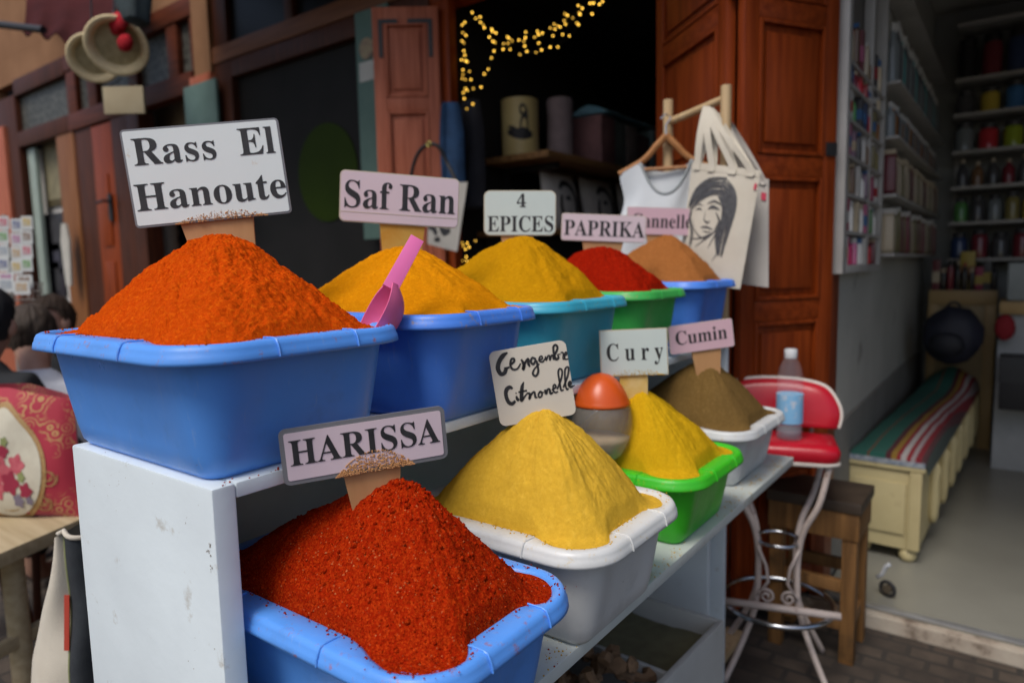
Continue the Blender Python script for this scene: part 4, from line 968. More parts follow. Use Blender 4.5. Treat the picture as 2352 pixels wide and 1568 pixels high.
solo('kerb', mb, M('worn pale kerb stone', (.42, .37, .30), .85, (.26, .20, .15), 7, bump=.5, bscale=30, dirt=(.10, .07, .05), dscale=7, dlo=.5, dhi=.62), 'worn pale stone edge of the right shop step', None, kind='structure', bev=.008)
mb = MB(); mb.box((XJR+.04, 2.6249, FZ+.0005), (2.3, 2.655, FZ+.008)); solo('threshold_strip', mb, M('scuffed metal strip', (.42, .43, .44), .4, (.3, .3, .3), 14, metal=.6), 'scuffed pale metal strip along the shop step edge', 'metal strip', bev=.002)
# white wall cabinet
CABW = M('white cabinet paint', (.46, .45, .43), .35, (.38, .37, .35), 8)
XC0, XC1 = XW+.001, -.505
ya, yb = 2.685, 3.47
zbot = Ux(1945, 628, XC1).z
zsh = [Ux(1945, y_, XC1).z for y_ in (529, 440, 349, 262, 176, 119)]
ztop = 2.75
t = thing('wall_cabinet', 'narrow white open cabinet on the wall beside the red door, full of small goods', 'cabinet', (XC0, (ya+yb)/2, zbot))
mb = MB(); mb.box((XC0, ya-.03, zbot), (XC1, ya+.025, ztop)); mb.box((XC0, yb-.03, zbot), (XC1, yb+.01, ztop)); mb.box((XC0, ya+.0255, zbot), (XC1, yb-.0305, zbot+.03)); mb.box((XC0, ya+.0255, ztop-.03), (XC1, yb-.0305, ztop)); mb.box((XC0+.01, 3.13, zbot+.031), (XC1-.001, 3.16, ztop-.031))
part('frame', mb, CABW, t, True, .003)
part('back_board', MB().box((XC0+.0005, ya+.026, zbot+.031), (XC0+.006, yb-.031, ztop-.031)), M('cabinet back', (.14, .13, .12), .8), t)
for z_ in zsh: part('shelf_board', MB().box((XC0+.0065, ya+.0262, z_-.012), (XC1-.002, yb-.0312, z_)), CABW, t, False)
def nth(n): return '%d%s' % (n, 'th' if 10 < n < 20 else {1: 'st', 2: 'nd', 3: 'rd'}.get(n % 10, 'th'))
GM = {}
def gm(col, rough=.4, trans=0):
    k_ = (col, rough, trans)
    if k_ not in GM: GM[k_] = M('goods %d' % len(GM), col, rough, tuple(c_*.7 for c_ in col), 30, trans=trans)
    return GM[k_]
PAL = {'white': (.60, .59, .56), 'red': (.42, .03, .04), 'pink': (.50, .14, .26), 'crimson': (.33, .02, .08), 'cream': (.55, .46, .32), 'dark grey': (.06, .06, .065), 'brown': (.16, .09, .05), 'blue': (.05, .15, .34), 'green': (.08, .22, .07), 'mauve': (.26, .17, .24), 'olive': (.20, .17, .06), 'yellow': (.46, .34, .05), 'lime': (.25, .32, .03), 'maroon': (.16, .025, .035), 'amber': (.22, .09, .02), 'clear': (.16, .18, .19), 'navy': (.03, .05, .12), 'black': (.02, .02, .022), 'teal': (.05, .22, .22)}
PROTO = {}
def good(kind, col, capc, p, w_, h_, label, group, cat):
    key = (kind, col, capc)
    if key not in PROTO:
        t_ = thing('glass_jar' if kind == 'jar' else 'bottle' if kind == 'bottle' else 'packet' if kind == 'bag' else 'carton', label, cat, (0, 0, 0), group)
        if kind == 'jar':
            mb = MB(); mb.lathe([(.44, 0), (.48, .03), (.48, .68), (.40, .78), (.36, .82)], (0, 0, 0), 16); part('jar_body', mb, gm(tuple(min(1, x*1.5) for x in PAL[col]), .05), t_, True)
            mb = MB(); mb.lathe([(.40, .80), (.41, .82), (.41, .97), (.37, 1.0)], (0, 0, 0), 16); part('lid', mb, gm(PAL[capc], .35), t_, True)
        elif kind == 'bottle':
            mb = MB(); mb.lathe([(.42, 0), (.46, .02), (.46, .58), (.38, .68), (.18, .78), (.16, .88)], (0, 0, 0), 14); part('bottle_body', mb, gm(tuple(min(1, x*1.6) for x in PAL[col]), .03), t_, True)
            mb = MB(); mb.lathe([(.20, .87), (.20, .985), (.17, 1.0)], (0, 0, 0), 12); part('cap', mb, gm(PAL[capc], .3), t_, True)
        elif kind == 'bag':
            mb = MB(); mb.rings([[(x_*a, y_*b_, z_) for x_, y_ in ((-.5, -.5), (-.2, -.62), (.2, -.62), (.5, -.5), (.5, .5), (.2, .62), (-.2, .62), (-.5, .5))] for a, b_, z_ in ((.85, .7, 0), (1, .95, .08), (.98, .9, .5), (.9, .6, .82), (.92, .12, .9), (.94, .08, 1))], True, True, True); part('packet_body', mb, gm(PAL[col], .3), t_, True)
            mb = MB(); mb.box((-.46, -.10, .90), (.46, .10, 1.0)); part('folded_top', mb, gm(PAL[capc], .4), t_)
        else:
            mb = MB(); mb.box((-.5, -.5, 0), (.5, .5, 1)); part('carton_body', mb, gm(PAL[col], .4), t_, True, .02)
            mb = MB(); mb.box((-.505, -.506, .25), (.506, .505, .62)); part('printed_band', mb, gm(PAL[capc], .4), t_)
        PROTO[key] = t_; o = t_
    else: o = dup(PROTO[key], p, label, group)
    o.location = p; o.scale = (w_, w_, h_); o['label'] = label
    return o
rn = random.Random(21)
rownames = ['bottom', 'second lowest', 'third lowest', 'fourth lowest', 'fourth highest', 'third highest', 'second highest', 'top']
rows = list(zip([zbot+.03]+zsh, [zsh[0]-.012]+[z_-.012 for z_ in zsh[1:]]+[ztop-.04]))
RP = [['white', 'crimson', 'pink', 'white', 'white', 'red', 'maroon'], ['crimson', 'white', 'cream', 'white', 'pink', 'green', 'white'], ['cream', 'brown', 'white', 'white', 'mauve', 'crimson', 'white'], ['pink', 'mauve', 'dark grey', 'white', 'brown', 'olive', 'olive'], ['white', 'green', 'dark grey', 'navy', 'red', 'olive', 'amber'], ['navy', 'maroon', 'red', 'red', 'white', 'dark grey', 'cream'], ['cream', 'brown', 'maroon', 'cream', 'brown', 'dark grey', 'cream']]
for r_, ((z0, z1), cols_) in enumerate(zip(rows, RP)):
    y_ = ya+.06
    for i in range(7):
        w_ = rn.uniform(.034, .040); gap = (z1-z0); h_ = min(gap*.92, rn.uniform(.09, .16) if r_ != 1 else rn.uniform(.13, .17)); kd = rn.choice(['jar', 'carton', 'carton', 'bottle', 'bag']); cc = cols_[i]; cap = rn.choice(['white', 'blue', 'red', 'cream', 'pink'])
        yy = ya+.055+i*.100
        if abs(yy-3.145) < .034: yy += .05 if yy > 3.145 else -.035
        good(kd, cc, cap, (XC0+.028, yy, z0+.0006), w_, h_, f'{cc} {dict(jar="jar", carton="carton", bottle="bottle", bag="packet")[kd]} with {cap} trim, {nth(i+1)} from left on the {rownames[r_]} cabinet shelf', 'small goods in the white wall cabinet', dict(jar='jar', carton='carton', bottle='bottle', bag='packet')[kd])
# long shelves on the left wall
XS0, XS1 = XW+.001, -.455
zl = [Ux(2036, y_, XS1).z for y_ in (581, 432, 281, 133)]; zl.append(zl[-1]+.42)
t = thing('bottle_shelving', 'long white shelves along the left wall of the right shop', 'shelving', (XS0, 4.6, zl[0]))
for z_ in zl: part('shelf_board', MB().box((XS0, 3.50, z_-.014), (XS1, 5.62, z_)), CABW, t, True, .003)
mb = MB()
for yy in (3.50, 4.56, 5.60): mb.box((XS0, yy, zl[0]+.0005), (XS0+.02, yy+.02, zl[-1]-.021))
parts('upright', mb, CABW, t)
spec = [('bag', ['cream', 'olive', 'olive', 'maroon', 'olive', 'crimson', 'brown'], 'white', .075, .9), ('bag', ['maroon', 'cream', 'cream', 'olive', 'cream', 'cream', 'brown'], 'cream', .07, .86), ('bottle', ['clear', 'amber', 'dark grey', 'clear', 'brown', 'clear', 'dark grey'], 'white', .055, .80), ('bottle', ['clear', 'clear', 'dark grey', 'clear', 'teal', 'clear', 'dark grey'], 'white', .052, .82)]  # white caps on the bottle rows are put in as bright glints
for r_, (kd, cs_, cap, w_, hf) in enumerate(spec):
    n_ = int(2.0/(w_*1.22)); gap = zl[r_+1]-.02-zl[r_]
    for i in range(n_):
        cc = cs_[i % len(cs_)]; yy = 3.56+i*2.0/n_
        good(kd, cc, cap, (XS0+.052, yy, zl[r_]+.0006), w_, min(.30, gap*hf)*rn.uniform(.86, 1), f'{cc} {"packet" if kd == "bag" else "bottle"} with {cap} top, {nth(i+1)} from the front on the {("lowest", "second", "third", "top")[r_]} long shelf', 'bottles and packets on the long wall shelves', 'packet' if kd == 'bag' else 'bottle')
# back shelves
YB0, YB1 = 5.50, 5.799
zb_ = [Uy(2280, y_, YB0).z for y_ in (506, 423, 339, 252, 169)]; zb_.append(zb_[-1]+.35)
zb_.insert(0, Uy(2280, 592, YB0).z)
t = thing('jar_shelving', 'white jar shelves across the back wall of the right shop', 'shelving', (.6, YB1, zb_[0]))
for z_ in zb_: part('shelf_board', MB().box((-.40, YB0, z_-.022), (2.15, YB1-.001, z_)), CABW, t, True, .003)
mb = MB()
for xx in (-.40, .85, 2.13): mb.box((xx, YB1-.03, zb_[0]+.0005), (xx+.02, YB1-.002, zb_[-1]-.0225))
parts('upright', mb, CABW, t)
BR = [('jar', ['navy', 'maroon', 'dark grey', 'maroon', 'olive'], 'dark grey', .10), ('jar', ['green', 'dark grey', 'clear', 'olive', 'yellow', 'green'], 'dark grey', .085), ('bottle', ['dark grey', 'brown', 'dark grey', 'maroon'], 'cream', .075), ('jar', ['clear', 'red', 'lime', 'crimson', 'red', 'yellow'], 'dark grey', .115), ('jar', ['dark grey', 'yellow', 'blue', 'teal', 'amber'], 'dark grey', .115), ('jar', ['black', 'maroon', 'navy', 'black'], 'black', .12)]
for r_, (kd, cs_, cap, w_) in enumerate(BR):
    n_ = int(1.6/(w_*1.10)); gap = zb_[r_+1]-.022-zb_[r_]
    for i in range(n_):
        cc = cs_[i % len(cs_)]; xx = -.34+i*1.6/n_
        good(kd, cc, cap, (xx, YB0+.09, zb_[r_]+.0006), w_, gap*rn.uniform(.76, .88), f'{cc} {kd} with {cap} lid, {nth(i+1)} from left on the {("lowest", "second", "third", "fourth", "fifth", "highest")[r_]} back wall shelf', 'jars and bottles on the back wall shelves', kd)
# bench with striped blanket
bz = .47; bx0, bx1 = XW+.013, -.268; by0, by1 = 3.12, 5.35
CREAMW = M('cream painted wood', (.55, .47, .25), .5, (.47, .39, .20), 5, dirt=(.3, .22, .12), dscale=8)
t = thing('wall_bench', 'cream painted long wooden bench against the grey wall under a striped blanket', 'bench', ((bx0+bx1)/2, (by0+by1)/2, FZ))
bench_root = t
mb = MB(); mb.box((bx0, by0, FZ+.055), (bx1-.012, by1, bz-.02)); part('bench_body', mb, CREAMW, t, True, .004)
mb = MB(); mb.box((bx0+.02, by0-.012, FZ+.12), (bx1-.06, by0-.0005, bz-.075)); part('end_panel', mb, CREAMW, t, True, .004)
mb = MB(); mb.box((bx0, by0-.014, bz-.0195), (bx1+.006, by1, bz-.002)); part('bench_top', mb, CREAMW, t, True, .004)
mb = MB(); mb.box((bx1-.05, by0-.016, FZ+.06), (bx1-.004, by0+.03, bz-.021)); part('corner_post', mb, CREAMW, t, True, .008)
for i in range(7):
    y_ = by0+.28+i*.30; mb = MB(); mb.lathe([(.012, FZ+.10), (.02, FZ+.13), (.024, FZ+.20), (.020, bz-.12), (.024, bz-.07), (.012, bz-.04)], (bx1+.004, y_, 0), 10); part('pilaster', mb, CREAMW, t, 'all')
for x_, y_ in ((bx0+.05, by0+.05), (bx1-.05, by0+.03), (bx0+.05, by1-.06), (bx1-.06, by1-.06)):
    mb = MB(); mb.lathe([(.018, FZ), (.03, FZ+.012), (.034, FZ+.03), (.026, FZ+.0545)], (x_, y_, 0), 14); part('bun_foot', mb, CREAMW, t, 'all')
mt, nt, b = base_mat('striped woven blanket'); b.inputs['Roughness'].default_value = .95
tc = nt.nodes.new('ShaderNodeTexCoord'); at_ = nt.nodes.new('ShaderNodeAttribute'); at_.attribute_name = 'stripe'
rp = nt.nodes.new('ShaderNodeValToRGB'); rp.color_ramp.interpolation = 'CONSTANT'
SC_ = [(0, (.008, .13, .098)), (.22, (.26, .055, .014)), (.245, (.008, .135, .10)), (.46, (.09, .011, .018)), (.53, (.34, .20, .02)), (.60, (.30, .008, .02)), (.65, (.54, .51, .49)), (.72, (.31, .008, .02)), (.775, (.42, .35, .36)), (.83, (.27, .008, .02)), (.90, (.10, .03, .035)), (.96, (.05, .08, .07))]
while len(rp.color_ramp.elements) < len(SC_): rp.color_ramp.elements.new(.5)
for e, (p_, c_) in zip(rp.color_ramp.elements, SC_): e.position = p_; e.color = c4(c_)
nt.links.new(at_.outputs['Fac'], rp.inputs[0])
nt.links.new(mixn(nt, ramp(nt, noi(nt, coords(nt), 60, 5), .35, .7), rp.outputs[0], (.05, .03, .03)), b.inputs['Base Color'])
nt.links.new(mixn(nt, .25, rp.outputs[0], (.06, .04, .04)), b.inputs['Base Color'])
mb = MB(); NB, NL = 40, 60; vals = []
rows = []
for j in range(NL+1):
    y_ = by0-.005+(by1-by0-.05)*j/NL; tt = j/NL; row = []
    for i in range(NB+1):
        s_ = i/NB; x_ = bx0+.004+(bx1-bx0+.012)*s_
        mound = .10*math.exp(-((tt-.93)/.10)**2)*math.sin(math.pi*min(1, s_*.9+.05))
        z_ = bz+.030+mound+.012*math.sin(math.pi*s_)+.006*mnoise.noise(V((x_*14, y_*6, 0)))
        if s_ > .94: z_ -= (s_-.94)/.06*.06
        row.append(V((x_, y_, z_))); vals.append(min(.999, max(0, s_+.03*math.sin(tt*6)-.16*tt*tt)))
    rows.append(row)
mb.rings(rows, False)
nb = len(mb.v); mb.rings([[rows[0][i] for i in range(NB+1)], [V((rows[0][i].x, rows[0][i].y-.002, bz+.0005)) for i in range(NB+1)]], False)
ob = solo('striped_blanket', mb, mt, 'teal, gold, white and maroon striped blanket covering the long bench', 'blanket', smooth='all')
an = ob.data.attributes.new('stripe', 'FLOAT', 'POINT')
for i in range(len(ob.data.vertices)): an.data[i].value = vals[i] if i < len(vals) else vals[(i-nb) % (NB+1)]
mb = MB(); mb.box((bx0+.002, by0-.016, bz+.0), (bx1+.004, by0-.0075, bz+.020)); fr_ = solo('blanket_fringe', mb, M('pale blue mottled edging', (.34, .37, .40), .9, (.18, .22, .27), 60, .4, .6), 'pale blue mottled edging under the near end of the striped blanket', 'edging')
for o_ in (bench_root, ob, fr_):      # the bench stands a little askew, its far end away from the wall
    o_.matrix_world = Matrix.Translation((bx0, by0, 0)) @ Matrix.Rotation(math.radians(-2.2), 4, 'Z') @ Matrix.Translation((-bx0, -by0, 0)) @ Matrix.Translation(o_.location)
# navy backpack
bp_ = Uz(2190, 815, bz+.10); BY = 4.75
c = Uy(2188, 768, BY)
t = thing('backpack', 'bulky navy-black backpack sitting at the far end of the striped bench', 'backpack', (c.x, BY, c.z-.16))
mb = MB(); mb.sph((c.x, BY, c.z), (.155, .10, .165), 24, lambda d: 1+.10*mnoise.noise(d*2)+.05*max(0, -d.z)); part('pack_body', mb, M('navy black nylon', (.018, .02, .036), .6, (.01, .011, .02), 8), t, 'all')
mb = MB(); mb.sph((c.x-.02, BY-.085, c.z-.05), (.09, .045, .075), 16); part('front_pocket', mb, M('black nylon', (.014, .015, .022), .6), t, 'all')
mb = MB(); mb.torus((c.x, BY, c.z+.16), .03, .008, (0, 1, 0), 20, 6); part('grab_handle', mb, IRON, t, 'all')
# yellowish wooden end cupboard
DY = 5.30
a = Uy(2135, 668, DY); b_ = Uy(2290, 672, DY)
t = thing('wooden_cupboard', 'yellowish wooden cupboard standing at the far end of the bench', 'cupboard', ((a.x+b_.x)/2, DY+.1, FZ))
mb = MB(); mb.box((a.x, DY+.02, FZ), (b_.x, DY+.19, a.z)); part('carcass', mb, M('yellowish cupboard wood', (.38, .29, .15), .5, (.32, .24, .12), 4), t, True, .003)
mb = MB(); yw = M('honey wood frame', (.44, .30, .13), .45, (.38, .25, .10), 5); mb.box((a.x-.004, DY-.004, a.z-.09), (b_.x+.004, DY+.0195, a.z+.004)); mb.box((b_.x-.06, DY-.004, FZ), (b_.x+.004, DY+.0195, a.z-.0905)); mb.box((a.x-.004, DY-.004, FZ), (a.x+.05, DY+.0195, a.z-.0905)); part('door_frame', mb, yw, t, True, .004)
rn = random.Random(31); kk = 0
for i in range(9):
    cc = rn.choice(['maroon', 'black', 'dark grey', 'navy', 'brown', 'amber', 'crimson']); kd = rn.choice(['bottle', 'carton', 'jar']); cap = rn.choice(['cream', 'black', 'yellow', 'red'])
    good(kd, cc, cap, (a.x+.03+i*(b_.x-a.x-.05)/8, DY+.06+.03*(i % 2), a.z+.0045), .042, rn.uniform(.13, .22), f'{cc} {kd} with {cap} top, {nth(i+1)} from left on the wooden cupboard', 'bottles and boxes crowded on the wooden cupboard', kd)
good('carton', 'yellow', 'amber', (a.x+.20, DY+.12, a.z+.0045), .08, .25, 'tall yellow and amber carton behind the bottles on the wooden cupboard', 'bottles and boxes crowded on the wooden cupboard', 'carton')
# counter at the right edge
t = thing('white_counter', 'pale grey counter block at the right edge of the right shop', 'counter', (.35, 4.9, FZ))
ca_ = Uy(2296, 700, 4.85)
mb = MB(); mb.box((ca_.x, 4.85, FZ), (1.1, 5.25, ca_.z-.05)); part('counter_body', mb, M('pale grey counter paint', (.40, .42, .43), .5), t, True, .004)
mb = MB(); mb.box((ca_.x-.0, 4.80, ca_.z-.0495), (1.12, 5.25, ca_.z+.02)); part('counter_top', mb, yw, t, True, .004)
mb = MB(); mb.box((ca_.x+.02, 5.27, ca_.z+.15), (1.1, 5.32, ca_.z+.42)); 
solo('white_box', MB().box((ca_.x+.03, 4.95, ca_.z+.021), (1.0, 5.2, ca_.z+.24)), M('pale blue grey box', (.36, .40, .40), .6), 'long pale blue-grey box lying on the counter at the right', 'box', smooth=True, bev=.01)
rc = Uy(2308, 752, 4.76); mb = MB(); mb.sph(rc, (.05, .03, .075), 16, lambda d: 1+.1*mnoise.noise(d*3)); solo('red_pouch', mb, M('dark red cloth', (.26, .012, .02), .8), 'dark red cloth pouch hanging on the counter front', 'pouch', smooth='all')
for i, (y0_, y1_) in enumerate(((822, 878), (880, 940))):
    p0, p1 = Uy(2292, y1_, 4.6), Uy(2400, y0_, 4.6)
    mb = MB(); mb.box((p0.x, 4.6, max(p0.z, FZ+.001)), (p0.x+.45, 4.79, p1.z-.004)); solo('dark_crate', mb, M('dark crate %d' % i, (.045, .047, .05) if i == 0 else (.02, .02, .022), .6), ('charcoal crate stacked on top in front of the pale counter', 'black crate at the bottom in front of the pale counter')[i], 'crate', 'dark crates before the counter', smooth=True, bev=.008)
# small castor wheel thing by the stool
p = Uz(2038, 1370, FZ); 
t = thing('castor_wheel', 'small dark wheel with a white lever on the step behind the wooden stool', 'wheel', (p.x, p.y, FZ))
c = V((p.x, p.y, FZ+.032)); mb = MB(); mb.torus(c, .026, .0065, (.4, 1, 0), 24, 8); part('tyre', mb, IRON, t, 'all')
mb = MB(); mb.tube([c-V((.004, .010, 0)), c+V((.004, .010, 0))], .016, 12); part('hub', mb, M('brown hub', (.10, .08, .055), .5), t, True)
mb = MB(); mb.tube([c+V((-.035, 0, .035)), c+V((-.02, 0, .05)), c+V((-.008, 0, .085)), c+V((.006, 0, .095))], .007, 8); part('lever', mb, M('white lever', (.5, .52, .55), .4), t, 'all')
# ------------------------------------------------------------------ left building: dark glazed front, stucco pillars, carved transoms, doorway
def FX(x, y, Y=FY): return Uy(x, y, Y)
t = thing('cafe_shop', 'tan stucco shop front at the left with carved transoms, doorway and a dark glazed bay', 'shop front', (-6, FY, 0))
xg0, xg1 = FX(545, 300).x, XJL-.105
ZT0, ZT1 = FX(560, 118).z-.03, FX(560, 118).z+.075     # transom rail
p0, p1 = FX(455, 100).x, FX(493, 100).x                 # tan pillar
mb = MB(); mb.box((p0, FY-.04, FX(475, 175).z), (p1, FY+.1, 4.6)); mb.box((-16, FY, 3.42), (XJL-.105, FY+.1, 4.6)); part('wall', mb, STUCCO, t)
mb = MB(); mb.box((p0-.06, FY-.05, 0), (p0+.20, FY+.1, FX(475, 175).z-.001)); part('pillar_casing', mb, PINKW, t, True, .006)
mb = MB(); mb.box((p1+.001, FY-.03, ZT0), (XJL-.105, FY+.06, ZT1)); part('transom_rail', mb, wood('brown rail wood', (.20, .08, .036), (.13, .05, .022), .5, 0), t, True, .006)
mb = MB(); xm = FX(666, 60).x
mb.box((p1+.001, FY-.01, ZT1+.001), (p1+.16, FY+.06, 3.419)); mb.box((xm-.04, FY-.01, ZT1+.001), (xm+.04, FY+.06, 3.419)); mb.box((p1+.161, FY-.01, 3.30), (xm-.041, FY+.06, 3.419)); mb.box((xm+.041, FY-.01, 3.30), (XJL-.105, FY+.06, 3.419))
parts('transom_frame', mb, DARKW, t, True, .006)
GLASS = M('dark glass', (.012, .012, .013), .3, spec=.15)
mb = MB(); mb.box((p1+.161, FY+.03, ZT1+.001), (xm-.041, FY+.04, 3.299)); mb.box((xm+.041, FY+.03, ZT1+.001), (XJL-.106, FY+.04, 3.299)); parts('transom_glass', mb, GLASS, t)
mb = MB(); mb.box((p1+.001, FY-.02, 0), (xg0, FY+.06, ZT0-.001)); mb.box((xg0+.001, FY-.02, ZT0-.11), (XJL-.106, FY+.06, ZT0-.001)); parts('bay_frame', mb, DARKW, t, True, .006)
mb = MB(); mb.box((xg0+.001, FY+.03, 0), (XJL-.106, FY+.05, ZT0-.111)); part('dark_glazing', mb, M('dark matt shop glass', (.022, .021, .020), .6, (.016, .016, .015), 3, spec=.08), t)
gc = FX(752, 397, FY+.028); mb = MB(); mb.rings([[gc+V((.27*math.cos(a/48*2*math.pi), o_, .285*math.sin(a/48*2*math.pi))) for a in range(48)] for o_ in (0, -.004)], True, True, True)
part('green_disc', mb, M('dark green sticker', (.022, .040, .002), .6, (.018, .034, .0015), 3, spec=.1), t)
a, b_ = FX(826, 40, 2.60), FX(878, 548, 2.60)
tb_ = thing('teal_board', 'narrow teal green board behind the folded left door, with a paper notice', 'board', (a.x, 2.6, b_.z))
part('panel', MB().box((a.x-.03, 2.59, b_.z), (a.x+.22, 2.612, FX(826, 30, 2.6).z)), M('teal board paint', (.10, .17, .14), .7, (.07, .13, .11), 5, dirt=(.16, .18, .14), dscale=9), tb_, True, .003)
n0 = FX(830, 190, 2.589)
part('paper_notice', MB().box((n0.x-.01, 2.5868, n0.z), (n0.x+.12, 2.5895, n0.z+.10)), M('notice paper', (.46, .46, .42), .8), tb_)
mb = MB(); mb.lathe([(.001, 0), (.055, 0), (.055, .003), (.001, .003)], (0, 0, 0), 24); 
for i, v_ in enumerate(mb.v): mb.v[i] = V((n0.x+.055+v_.x, 2.5865-v_.z, n0.z+.165+v_.y))
part('round_emblem', mb, M('tan emblem', (.33, .27, .16), .7, (.2, .12, .1), 30), tb_)
# bay B: transom windows with carved tracery over the shop and doorway
mt, nt, b = base_mat('carved glass tracery'); co = coords(nt, (1, 1, 1)); vo = nt.nodes.new('ShaderNodeTexVoronoi'); vo.feature = 'DISTANCE_TO_EDGE'; vo.inputs['Scale'].default_value = 16; nt.links.new(co, vo.inputs['Vector'])
nt.links.new(mixn(nt, ramp(nt, vo.outputs['Distance'], .04, .16), (.10, .10, .085), (.035, .035, .03)), b.inputs['Base Color']); b.inputs['Roughness'].default_value = .5; TRAC = mt
zt1 = FX(440, 40).z; zt0_ = FX(440, 160).z
xs_ = [FX(454, 100).x, FX(388, 100).x, FX(330, 100).x, FX(205, 200).x, FX(157, 200).x]
mb = MB(); mb.box((-16, FY, zt1+.13), (p0-.001, FY+.1, 3.419)); part('wall', mb, STUCCO, t)
rail_z0, rail_z1 = zt0_-.16, zt0_-.02
mb = MB(); mb.box((xs_[4], FY-.03, zt1), (p0-.001, FY+.07, zt1+.129)); mb.box((xs_[4], FY-.03, rail_z0), (p0-.061, FY+.07, rail_z1))
for x_, w_ in ((p0-.07, .068), (xs_[1], .14), (xs_[2]-.25, .14), (xs_[3], .16), (xs_[4]-.0, .18)): mb.box((x_, FY-.02, rail_z1+.001), (x_+w_, FY+.06, zt1-.001))
parts('transom_frame', mb, wood('dark reddish frame', (.12, .030, .013), (.07, .018, .008), .5, 0), t, True, .006)
part('carved_transom', MB().box((xs_[4]+.02, FY+.025, rail_z1+.001), (p0-.07, FY+.045, zt1-.001)), TRAC, t)
# pillars and opening jambs below the rail
xa, xb, xc_, xd, xe = [FX(x_, 420).x for x_ in (336, 310, 270, 224, 182)]
WOODB = wood('orange brown panel wood', (.24, .10, .035), (.17, .06, .02), .45, 2)
mb = MB(); mb.box((xa, FY+.35, 0), (p0-.061, FY+.40, rail_z0)); part('inner_panel', mb, WOODB, t)
mb = MB(); mb.box((xb, FY-.03, 0), (xa, FY+.1, rail_z0-.001)); part('jamb', mb, DARKW, t, True, .005)
t_leaf = part('red_door', MB().box((xd, FY-.02, .05), (xc_, FY+.02, rail_z0-.02)), REDW, t, True, .006)
mb = MB()
for z0_, z1_ in ((.2, .8), (.92, 1.42), (1.55, rail_z0-.42)): mb.box((xd+.10, FY-.032, z0_), (xc_-.10, FY-.0205, z1_))
parts('raised_panel', mb, REDW, t_leaf, True, .006)
hz_ = FX(262, 480).z; mb = MB(); mb.box((xc_-.10, FY-.045, hz_-.10), (xc_-.05, FY-.033, hz_+.12)); mb.tube([V((xc_-.075, FY-.04, hz_+.06)), V((xc_-.075, FY-.09, hz_+.06)), V((xc_-.19, FY-.09, hz_+.05))], .012, 8); part('door_handle', mb, IRON, t_leaf)
mb = MB(); mb.box((xc_+.001, FY-.02, 0), (xb-.001, FY+.1, rail_z0-.001)); mb.box((xe+.001, FY-.01, 0), (xd-.001, FY+.1, rail_z0-.001)); parts('shade_panel', mb, DARKW, t, True, .005)  # solid dark boards put where the openings are only in shade
xdo, xdi = FX(66, 500).x, FX(150, 500).x
mb = MB(); mb.box((xdi, FY-.02, 0), (xe, FY+.03, rail_z0-.001)); part('door_edge', mb, WOODB, t, True, .006)
mb = MB(); mb.box((xdo-.55, FY-.03, 0), (xdo, FY+.09, zt1+.0)); mb.box((xdo+.001, FY-.03, rail_z0+.0), (xs_[4]-.001, FY+.06, rail_z1)); mb.box((xdo+.001, FY-.03, zt1-.02), (xs_[4]-.001, FY+.06, zt1+.128)); parts('door_frame', mb, DARKW, t, True, .005)
part('carved_transom', MB().box((xdo+.0, FY+.025, rail_z1+.001), (xs_[4], FY+.045, zt1-.021)), TRAC, t)
part('inner_wall', MB().box((xdo-2.0, FY+.14, 0), (xdi+.2, FY+.19, rail_z0)), M('pale grey inner wall', (.62, .60, .55), .8, (.54, .52, .48), 3), t)
part('wall', MB().box((-16, FY+.62, 0), (XJL-.20, FY+.7, 4.6)), BLACKM, t)
part('glass_door_edge', MB().box((xdo+.06, FY+.02, .02), (xdo+.22, FY+.06, rail_z0-.02)), M('pale green door edge', (.30, .36, .31), .4), t, True, .005)
mb = MB(); mb.box((-16, FY, 0), (xdo-.551, FY+.1, zt1+.129)); part('side_wall', mb, STUCCO, t)
rp_ = FX(40, 480).x; part('shutter', MB().box((rp_-1.2, FY-.06, .05), (rp_, FY-.012, FX(20, 292).z)), PINKW, t, True, .006)
# pictures seen in the doorway
PF = []
for i, (x_, y_, w_, h_, fr, pc_, lb) in enumerate(((134, 348, .62, 1.0, (.10, .08, .04), (.25, .22, .13), 'large brown framed print inside the left doorway'), (134, 540, .46, .42, (.03, .03, .035), (.045, .045, .05), 'small black picture, topmost of the column in the left doorway'), (132, 588, .40, .36, (.04, .04, .05), (.05, .05, .07), 'small black picture, middle of the column in the left doorway'), (132, 634, .40, .40, (.035, .03, .04), (.04, .04, .045), 'small black picture, lowest of the column in the left doorway'))):
    c = FX(x_, y_, FY+.135); tt = thing('picture_frame', lb, 'picture', c-V((0, 0, h_/2)))
    part('frame', MB().box((c.x-w_/2, FY+.110, c.z-h_/2), (c.x+w_/2, FY+.138, c.z+h_/2)), M('frame %d' % i, fr, .5), tt, True, .006)
    part('print', MB().box((c.x-w_/2+.06, FY+.1065, c.z-h_/2+.06), (c.x+w_/2-.06, FY+.1095, c.z+h_/2-.06)), M('print %d' % i, pc_, .7, tuple(x*.6 for x in pc_), 9), tt)
c = FX(151, 585, FY-.12)
mb = MB(); mb.rings([[V((c.x+sx_*w_, c.y+oy, z_)) for sx_, oy in ((-.5, 0), (.5, 0), (.5, .02), (-.5, .02))] for z_, w_ in ((c.z-.27, .10), (c.z-.1, .14), (c.z+.12, .17), (c.z+.27, .08))], True, True, True)
solo('paper_banner', mb, M('cream paper', (.50, .48, .42), .8), 'narrow cream paper banner hung on the door edge at the left', 'banner', smooth=True)
